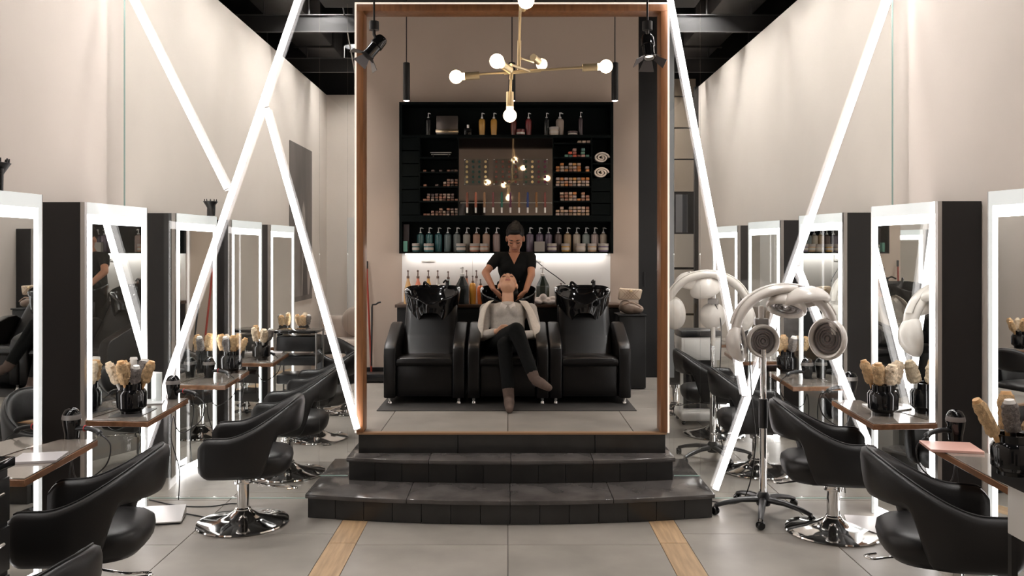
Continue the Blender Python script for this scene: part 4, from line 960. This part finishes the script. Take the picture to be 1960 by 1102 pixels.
def face_bits(par, M, s, lip, eye_open=False):
    X = lambda c: M @ (Vector(c)*s)
    for sx in (-1,1):
        MB().tube([X((sx*.014,-.092,.026)),X((sx*.03,-.094,.032)),X((sx*.05,-.080,.027))], [.003*s,.0042*s,.002*s], 8).build('eyebrow', HAIR, par, world=True)
        MB().tube([X((sx*.016,-.087,.001)),X((sx*.031,-.090,-.002)),X((sx*.046,-.080,.002))], [.002*s,.0036*s,.002*s], 8).build('eyelashes', HAIR, par, world=True)
    MB().tube([X((-.024,-.090,-.058)),X((-.008,-.0975,-.055)),X((0,-.0965,-.057)),X((.008,-.0975,-.055)),X((.024,-.090,-.058))], [.002*s,.0045*s,.004*s,.0045*s,.002*s], 8).build('upper_lip', lip, par, world=True)
    MB().tube([X((-.022,-.089,-.061)),X((0,-.0965,-.065)),X((.022,-.089,-.061))], [.002*s,.0055*s,.002*s], 8).build('lower_lip', lip, par, world=True)
def hand(b, wr, fwd, up, side, curl=.5, s=1.0):
    """palm and five separate bent fingers; fwd = finger direction, up = back of the hand, side = towards the thumb"""
    wr, fwd, up, side = Vector(wr), Vector(fwd).normalized(), Vector(up).normalized(), Vector(side).normalized()
    for k in (-.026,-.009,.009,.026): b.cap(wr+side*k*.6*s+fwd*.01*s, .015*s, wr+fwd*.085*s+side*k*s, .012*s, 10)
    for k, L in ((.03,.068),(.010,.077),(-.010,.072),(-.029,.056)):
        p = wr+fwd*.088*s+side*k*s; dr = fwd
        for j, f in enumerate((.45,.32,.23)):
            a = curl*(.5+.5*j); dr = (fwd*math.cos(a*(j+.6))-up*math.sin(a*(j+.6))).normalized(); q = p+dr*L*f*s*1.1; b.cap(p, (.0095-.0009*j)*s, q, (.0088-.0009*j)*s, 10); p = q
    p = wr+side*.03*s+fwd*.02*s
    for f, dr in ((.04,side*.75+fwd*.6-up*.2),(.032,side*.3+fwd*.9-up*.35),(.024,side*.05+fwd*.9-up*.45)):
        q = p+dr.normalized()*f*s; b.cap(p, .0115*s, q, .0105*s, 10); p = q

# stylist
ps = thing('person', 'stylist in black V-neck T-shirt leaning over the client and washing her hair', 'person', (FX(984,8.34), 8.34, PLAT))
sxm = FX(984,8.34)
def V(x, y, z): return Vector((x, y, z))
hip = V(sxm, 8.36, PLAT+.86); chest = V(sxm, 8.33, PLAT+1.18); neck = V(sxm+.0, 8.33, PLAT+1.36)
shL, shR = V(FX(953,8.33), 8.33, FZ(492,8.33)), V(FX(1016,8.33), 8.33, FZ(492,8.33))
elL, elR = V(FX(929,8.2), 8.2, FZ(522,8.2)), V(FX(1017,8.2), 8.2, FZ(526,8.2))
wrL, wrR = V(FX(944,8.06), 8.06, FZ(552,8.06)), V(FX(1006,8.06), 8.06, FZ(556,8.06))
hM = Matrix.Translation(V(FX(986,8.28), 8.27, FZ(455,8.28))) @ Matrix.Rotation(R(-4),4,'Z') @ Matrix.Rotation(R(33),4,'X')
b = MB(); head_parts(b, hM, 1.13)
b.cap(neck-V(0,0,.05), .058, V(FX(985,8.3), 8.30, FZ(474,8.3)), .05)
b.ell(chest, (.155,.10,.17)); b.ell(hip+V(0,0,.06), (.15,.11,.13)); b.cap(hip+V(0,0,.05), .125, chest, .13)
for sh, el, wr in ((shL,elL,wrL),(shR,elR,wrR)):
    b.cap(neck-V(0,0,.09), .045, sh, .042); b.cap(sh, .042, el, .038); b.cap(el, .038, wr, .026)
for sg, wr in ((1,wrL),(-1,wrR)): hand(b, wr, V(sg*.45,-.35,-.55), V(-sg*.5,0,.6), V(sg*.2,-.9,.3), .55)
for sg in (-1,1):
    k = V(sxm+sg*.10, 8.35, PLAT+.47); a = V(sxm+sg*.11, 8.37, PLAT+.08)
    b.cap(hip+V(sg*.08,0,0), .085, k, .055); b.cap(k, .055, a, .038); b.cap(a-V(0,0,.03), .035, V(sxm+sg*.12, 8.24, PLAT+.035), .03)
blob('body', b, SKINS, ps, .0065, 3)
b = MB()
b.ell(chest, (.166,.115,.175)); b.cap(hip+V(0,-.0,.10), .140, chest-V(0,0,.02), .145); b.ell(hip+V(0,0,.10), (.165,.125,.10)); b.ell(chest+V(-.05,-.02,-.02), (.1,.11,.09)); b.ell(chest+V(.05,-.02,-.02), (.1,.11,.09))
for sh, el in ((shL,elL),(shR,elR)): b.cap(neck-V(0,0,.085), .066, sh, .054); b.cap(sh, .055, sh.lerp(el,.52), .051)
blob('tshirt', b, TSHIRT, ps, .009, 4)
b = MB()
vn = neck+V(0,-.09,-.05)
b2 = MB().add([neck+V(-.058,-.085,-.03), neck+V(.058,-.085,-.03), neck+V(.0,-.137,-.145), neck+V(-.058,-.04,-.03), neck+V(.058,-.04,-.03), neck+V(.0,-.10,-.145)], [(0,2,1),(3,4,5),(0,1,4,3),(1,2,5,4),(2,0,3,5)])
b2.build('neckline_skin', SKINS, ps, world=True)
b = MB()
b.ell(hip+V(0,0,.0), (.165,.122,.12))
for sg in (-1,1): 
    k = V(sxm+sg*.10, 8.35, PLAT+.47); a = V(sxm+sg*.11, 8.37, PLAT+.1); b.cap(hip+V(sg*.08,0,0), .096, k, .066); b.cap(k, .066, a, .055)
blob('trousers', b, JEANS, ps, .01, 4)
for sg in (-1,1):
    b = MB(); b.cap(V(sxm+sg*.11,8.385,PLAT+.045), .043, V(sxm+sg*.122,8.22,PLAT+.038), .036); b.cap(V(sxm+sg*.11,8.37,PLAT+.08), .045, V(sxm+sg*.11,8.37,PLAT+.05), .045); blob('shoe', b, BLACKP, ps, .008, 2)
b = MB(); E_ = lambda c, r: b.ell(hM @ (Vector(c)*1.14), [k*1.14 for k in r], hM.to_3x3().to_4x4(), 24, 16)
E_((0,.024,.042), (.080,.096,.085)); E_((0,.05,.02), (.078,.075,.085)); E_((0,.115,.06), (.042,.04,.042)); E_((.0,-.035,.092), (.055,.04,.03))
blob('hair', b, HAIR, ps, .007, 3)
face_bits(ps, hM, 1.13, LIPS)

# client
pc = thing('person', 'reclining client in pale grey sweater, black jeans and ankle boots with crossed legs', 'person', (0, 7.7, PLAT))
hipc = V(0, 7.66, PLAT+.50); 
shl, shr = V(FX(930,7.84), 7.84, FZ(592,7.84)), V(FX(1016,7.84), 7.84, FZ(592,7.84))
chs = V(0, 7.78, PLAT+.74); nk = V(FX(972,7.88), 7.89, FZ(577,7.88)); 
ell_, elr = V(FX(923,7.64), 7.64, FZ(643,7.64)), V(FX(1028,7.64), 7.64, FZ(641,7.64))
wl, wr_ = V(FX(950,7.47), 7.47, FZ(634,7.47)), V(FX(1000,7.48), 7.48, FZ(640,7.48))
cM = Matrix.Translation(V(FX(972,7.99), 7.99, FZ(545,7.99))) @ Matrix.Rotation(R(-57),4,'X')
kT, aT, tT = V(FX(988,7.2), 7.2, FZ(632,7.2)), V(FX(1022,7.02), 7.02, FZ(722,7.02)), V(FX(1050,6.9), 6.9, FZ(741,6.9))
kS, aS, tS = V(FX(966,7.22), 7.22, FZ(660,7.22)), V(FX(974,7.08), 7.08, PLAT+.095), V(FX(975,6.9), 6.9, PLAT+.035)
hl, hr = hipc+V(-.095,0,0), hipc+V(.095,0,0)
b = MB(); head_parts(b, cM, 1.15)
b.cap(nk-V(0,.0,.05), .060, cM @ V(0,.02,-.06), .052)
b.ell(chs, (.14,.09,.12)); b.cap(hipc+V(0,.03,0), .09, chs, .09)
for sh, el, wr in ((shl,ell_,wl),(shr,elr,wr_)): b.cap(nk-V(0,.02,.06), .055, sh, .05); b.cap(sh, .046, el, .038); b.cap(el, .037, wr, .025)
hand(b, wl, V(.9,-.15,.1), V(-.1,-.5,.85), V(.1,-.3,.95), .35, .95); hand(b, wr_, V(-.9,-.1,-.1), V(0,-.5,.85), V(0,-.3,.95), .35, .95)
b.cap(hl, .085, kT, .058); b.cap(kT, .056, aT, .030); b.cap(aT, .024, tT.lerp(aT,.2), .018); b.cap(hr, .085, kS, .058); b.cap(kS, .056, aS, .030); b.cap(aS, .024, tS.lerp(aS,.2), .018)
blob('body', b, SKINC, pc, .0065, 3)
face_bits(pc, cM, 1.15, LIP)
b = MB()
Mt = Matrix.Rotation(R(-32),4,'X')
for k in range(7):
    f_ = k/6; b.ell(hipc.lerp(chs, f_)+V(0,.015,.02), (.155+.012*f_,.098+.012*f_,.10), Mt)
b.ell(chs+V(-.06,-.045,.03), (.07,.07,.075)); b.ell(chs+V(.06,-.045,.03), (.07,.07,.075)); b.ell(chs+V(0,.02,.06), (.165,.09,.07), Mt)
for sh, el, wr in ((shl,ell_,wl),(shr,elr,wr_)): b.cap(nk-V(0,.03,.075), .058, sh, .060); b.cap(sh, .058, el, .050); b.cap(el, .050, el.lerp(wr,.86), .036)
blob('sweater', b, SWEATER, pc, .009, 4)
b = MB()
for sg in (-1,1):
    p = nk+V(0,-.18,-.03)
    b.prism([(p.x+sg*.004,p.z+.004),(p.x+sg*.062,p.z+.03),(p.x+sg*.075,p.z-.004),(p.x+sg*.035,p.z-.038)], 0, .008, Matrix(((1,0,0,0),(0,.55,-1,p.y-p.z*.55),(0,1,0,0),(0,0,0,1))))
b.build('collar', COTTON, pc, .002, 1, world=True)
b = MB(); b.ell(hipc+V(0,0,-.0), (.17,.13,.105)); b.cap(hl, .098, kT, .070); b.cap(kT, .070, aT.lerp(kT,.12), .052); b.cap(hr, .098, kS, .068); b.cap(kS, .066, aS.lerp(kS,.2), .054)
blob('jeans', b, JEANS, pc, .0095, 4)
def boot(k, a, t_, nm):
    b = MB(); dv = (k-a).normalized(); b.cap(a+dv*.13, .054, a, .047); fd = (t_-a); b.cap(a-dv*.02+fd*.1, .046, a+fd*.55-dv*.01, .042); b.cap(a+fd*.5-dv*.012, .042, t_-dv*.004, .031)
    o = blob('boot', b, SUEDE, pc, .0075, 3); hl_ = a-fd.normalized()*.012-dv*.055; MB().cyl(hl_, hl_-dv*.028, .033, .03, 14).build('heel', BLACKP, o, world=True)
boot(kS, aS+V(0,0,.0), tS, 'a'); boot(kT, aT, tT, 'b')
b = MB(); E2 = lambda c, r: b.ell(cM @ (Vector(c)*1.15), [k*1.15 for k in r], cM.to_3x3().to_4x4(), 24, 16)
E2((0,.032,.048), (.080,.092,.080)); E2((0,.06,.05), (.085,.08,.09)); E2((0,.10,.02), (.09,.06,.08))
blob('hair', b, HAIR, pc, .007, 3)
# cardigan hung over the shoulders
def sheet(rows, th, m, nm, par):
    n = len(rows); k = len(rows[0]); b = MB(); vs = [v for r_ in rows for v in r_]; fs = [(i*k+j, i*k+j+1, (i+1)*k+j+1, (i+1)*k+j) for i in range(n-1) for j in range(k-1)]
    b.add(vs, fs); o = b.build(nm, m, par, world=True, angle=180); md = o.modifiers.new('thick', 'SOLIDIFY'); md.thickness = th; md.offset = 0; sd = o.modifiers.new('sub', 'SUBSURF'); sd.levels = 2; sd.render_levels = 2; return o
rr = []
for px, py, dd_ in ((1000,574,7.84),(1015,590,7.77),(1023,612,7.70),(1030,636,7.58),(1035,652,7.54)):
    c = P(px, py, dd_); wv = .01*math.sin(py)
    rr.append([c+V(-.05,-.035+wv,.012), c+V(-.025,-.05,.0), c+V(0,-.035-wv,0), c+V(.03,.01,-.005), c+V(.04,.07,-.01)])
sheet(rr, .010, CARDI, 'cardigan', pc)
rr = []
for px, py, dd_ in ((942,574,7.84),(928,584,7.78),(922,604,7.72),(919,628,7.63),(918,648,7.58)):
    c = P(px, py, dd_); rr.append([c+V(.03,-.045,.01), c+V(.015,-.05,.004), c+V(0,-.035,0), c+V(-.02,.01,-.005), c+V(-.028,.06,-.01)])
sheet(rr, .010, CARDI, 'cardigan', pc)

# ------------------------------------------------------------------ hanging lights
CD = 5.0
t = thing('chandelier', 'brass branching chandelier with six globe bulbs', 'chandelier', P(980,135,CD))
def br(a, b_, r=.0075, nm='arm'): MB().cyl(a, b_, r, seg=12).build(nm, BRASS, t, world=True)
j0 = P(994,132,CD); j1 = P(978,138,CD)
br(P(998,-70,CD), P(994,78,CD), .008, 'stem'); br(P(994,78,CD), P(993,134,CD), .0115, 'stem'); br(P(979,136,CD), P(978,152,CD), .0115, 'stem'); br(P(978,150,CD), P(977,192,CD), .0075, 'stem')
br(P(902,143,CD), P(1128,128,CD), .0078); br(P(965,139.5,CD), P(1035,134.5,CD), .0115)
br(P(1014,136,CD-.0), P(978,124,CD-.30), .008); br(P(997,112,CD), P(1020,119,CD+.30), .008)
MB().cyl(P(998,-70,CD), (P(998,-70,CD).x, CD, 5.6), .008, seg=10).build('stem', BRASS, t, world=True)
def bulb(c, dirv, r=.040):
    c = Vector(c); dv = Vector(dirv).normalized()
    g = MB().ell(c, r, None, 24, 16).build('bulb', WARM, t, world=True)
    MB().cyl(c-dv*(r*.75), c-dv*(r+.02), .021, seg=16).build('bulb_neck', WARM, t, world=True)
    MB().cyl(c-dv*(r+.012), c-dv*(r+.10), .0225, seg=18).build('socket', BRASS, t, world=True)
bulb(P(873,147,CD), (-1,0,-.06)); bulb(P(1160,127,CD), (1,0,.06)); bulb(P(976,221,CD), (0,0,-1))
bulb(P(951,117,CD-.42), (-.6,-1,.18)); bulb(P(1037,123,CD+.42), (.5,1,-.15), .036); bulb(P(1007,1,CD-.3), (.1,-.9,0), .046)
br(P(1000,-14,CD), P(1007,-8,CD-.22), .008)
# pendants
for k, px in enumerate((778, 980, 1177)):
    d = 8.25; t = thing('pendant_light', 'slim black cylinder pendant over the %s' % ['left wash chair','middle wash chair','right wash chair'][k], 'light', P(px,193,d), group='cylinder pendants')
    MB().lathe([(.0,.004),(.03,.004),(.034,0),(.034,.372),(.03,.376),(0,.376)], 24).build('shade', BLACK, t); MB().lathe([(0,.0),(.029,.0),(.029,.003),(0,.003)], 20).build('lens', LEDP, t); MB().cyl((0,0,.375), (0,0,5.6-P(px,193,d).z), .005, seg=8).build('cable', BLACK, t)
    l = bpy.data.lights.new('pendant_lamp', 'SPOT'); l.energy = 20; l.spot_size = R(95); l.spot_blend = .7; l.color = (1,.74,.52); l.shadow_soft_size = .03
    lo = bpy.data.objects.new('pendant_lamp', l); C.objects.link(lo); lo.location = (0,0,-.012); lo.parent = t
# stage spotlights with barn doors
def spot(px, py, d, dirv, label, cable_px):
    c = P(px, py, d); t = thing('stage_spotlight', label, 'light', c, group='spotlights above the portal')
    X, Y, Z = frame_from(dirv); M = Matrix((X, Y, Z)).transposed().to_4x4(); M.translation = c
    if M.determinant() < 0: M = M @ Matrix.Diagonal((-1,1,1,1))
    MB().lathe([(0,-.1),(.035,-.1),(.045,-.08),(.048,-.02),(.04,-.015),(.04,.06),(.044,.062),(.044,.08),(.036,.08),(.034,.05),(0,.05)], 22, M).build('can', BLACKG, t, world=True)
    MB().lathe([(0,.052),(.033,.052),(.033,.058),(0,.06)], 18, M).build('lens', mat('lens', (.5,.45,.4), .1, emit=2, ecol=(1,.85,.7)), t, world=True)
    for k in range(4):
        Mk = M @ Matrix.Translation((0,0,.08)) @ Matrix.Rotation(k*math.pi/2, 4, 'Z') @ Matrix.Translation((.04,0,0)) @ Matrix.Rotation(R(52), 4, 'Y')
        w0, w1 = .03, .055
        MB().add([Mk @ Vector(v) for v in ((0,-w0,0),(0,w0,0),(.004,w1,.08),(.004,-w1,.08),(.003,-w0,0),(.003,w0,0),(.007,w1,.08),(.007,-w1,.08))], [(3,2,1,0),(4,5,6,7),(0,1,5,4),(1,2,6,5),(2,3,7,6),(3,0,4,7)]).build('barn_door', mat('barn_metal', (.12,.11,.11), .35, metal=.7), t, world=True)
    top = c+V((cable_px-px)*d/F, 0, .125)
    MB().cyl(top, top+V(0,0,.06), .035, seg=16).build('adapter', BLACKP, t, world=True); MB().tube([top, top+V(0,.0,-.03), c-Z*.05], .012, 8).build('yoke', BLACKP, t, world=True)
    MB().tube([top+V(0,0,.055), top+V(0,0,.2), V(top.x+.005, d, 5.6)], .007, 8).build('cable', BLACKP, t, world=True)
spot(716, 92, 5.85, (-.55,-.25,-.75), 'black stage spotlight with open barn doors at the top left of the portal', 716)
spot(1241, 92, 5.85, (.03,-.35,-1), 'black stage spotlight with open barn doors at the top right of the portal', 1239)
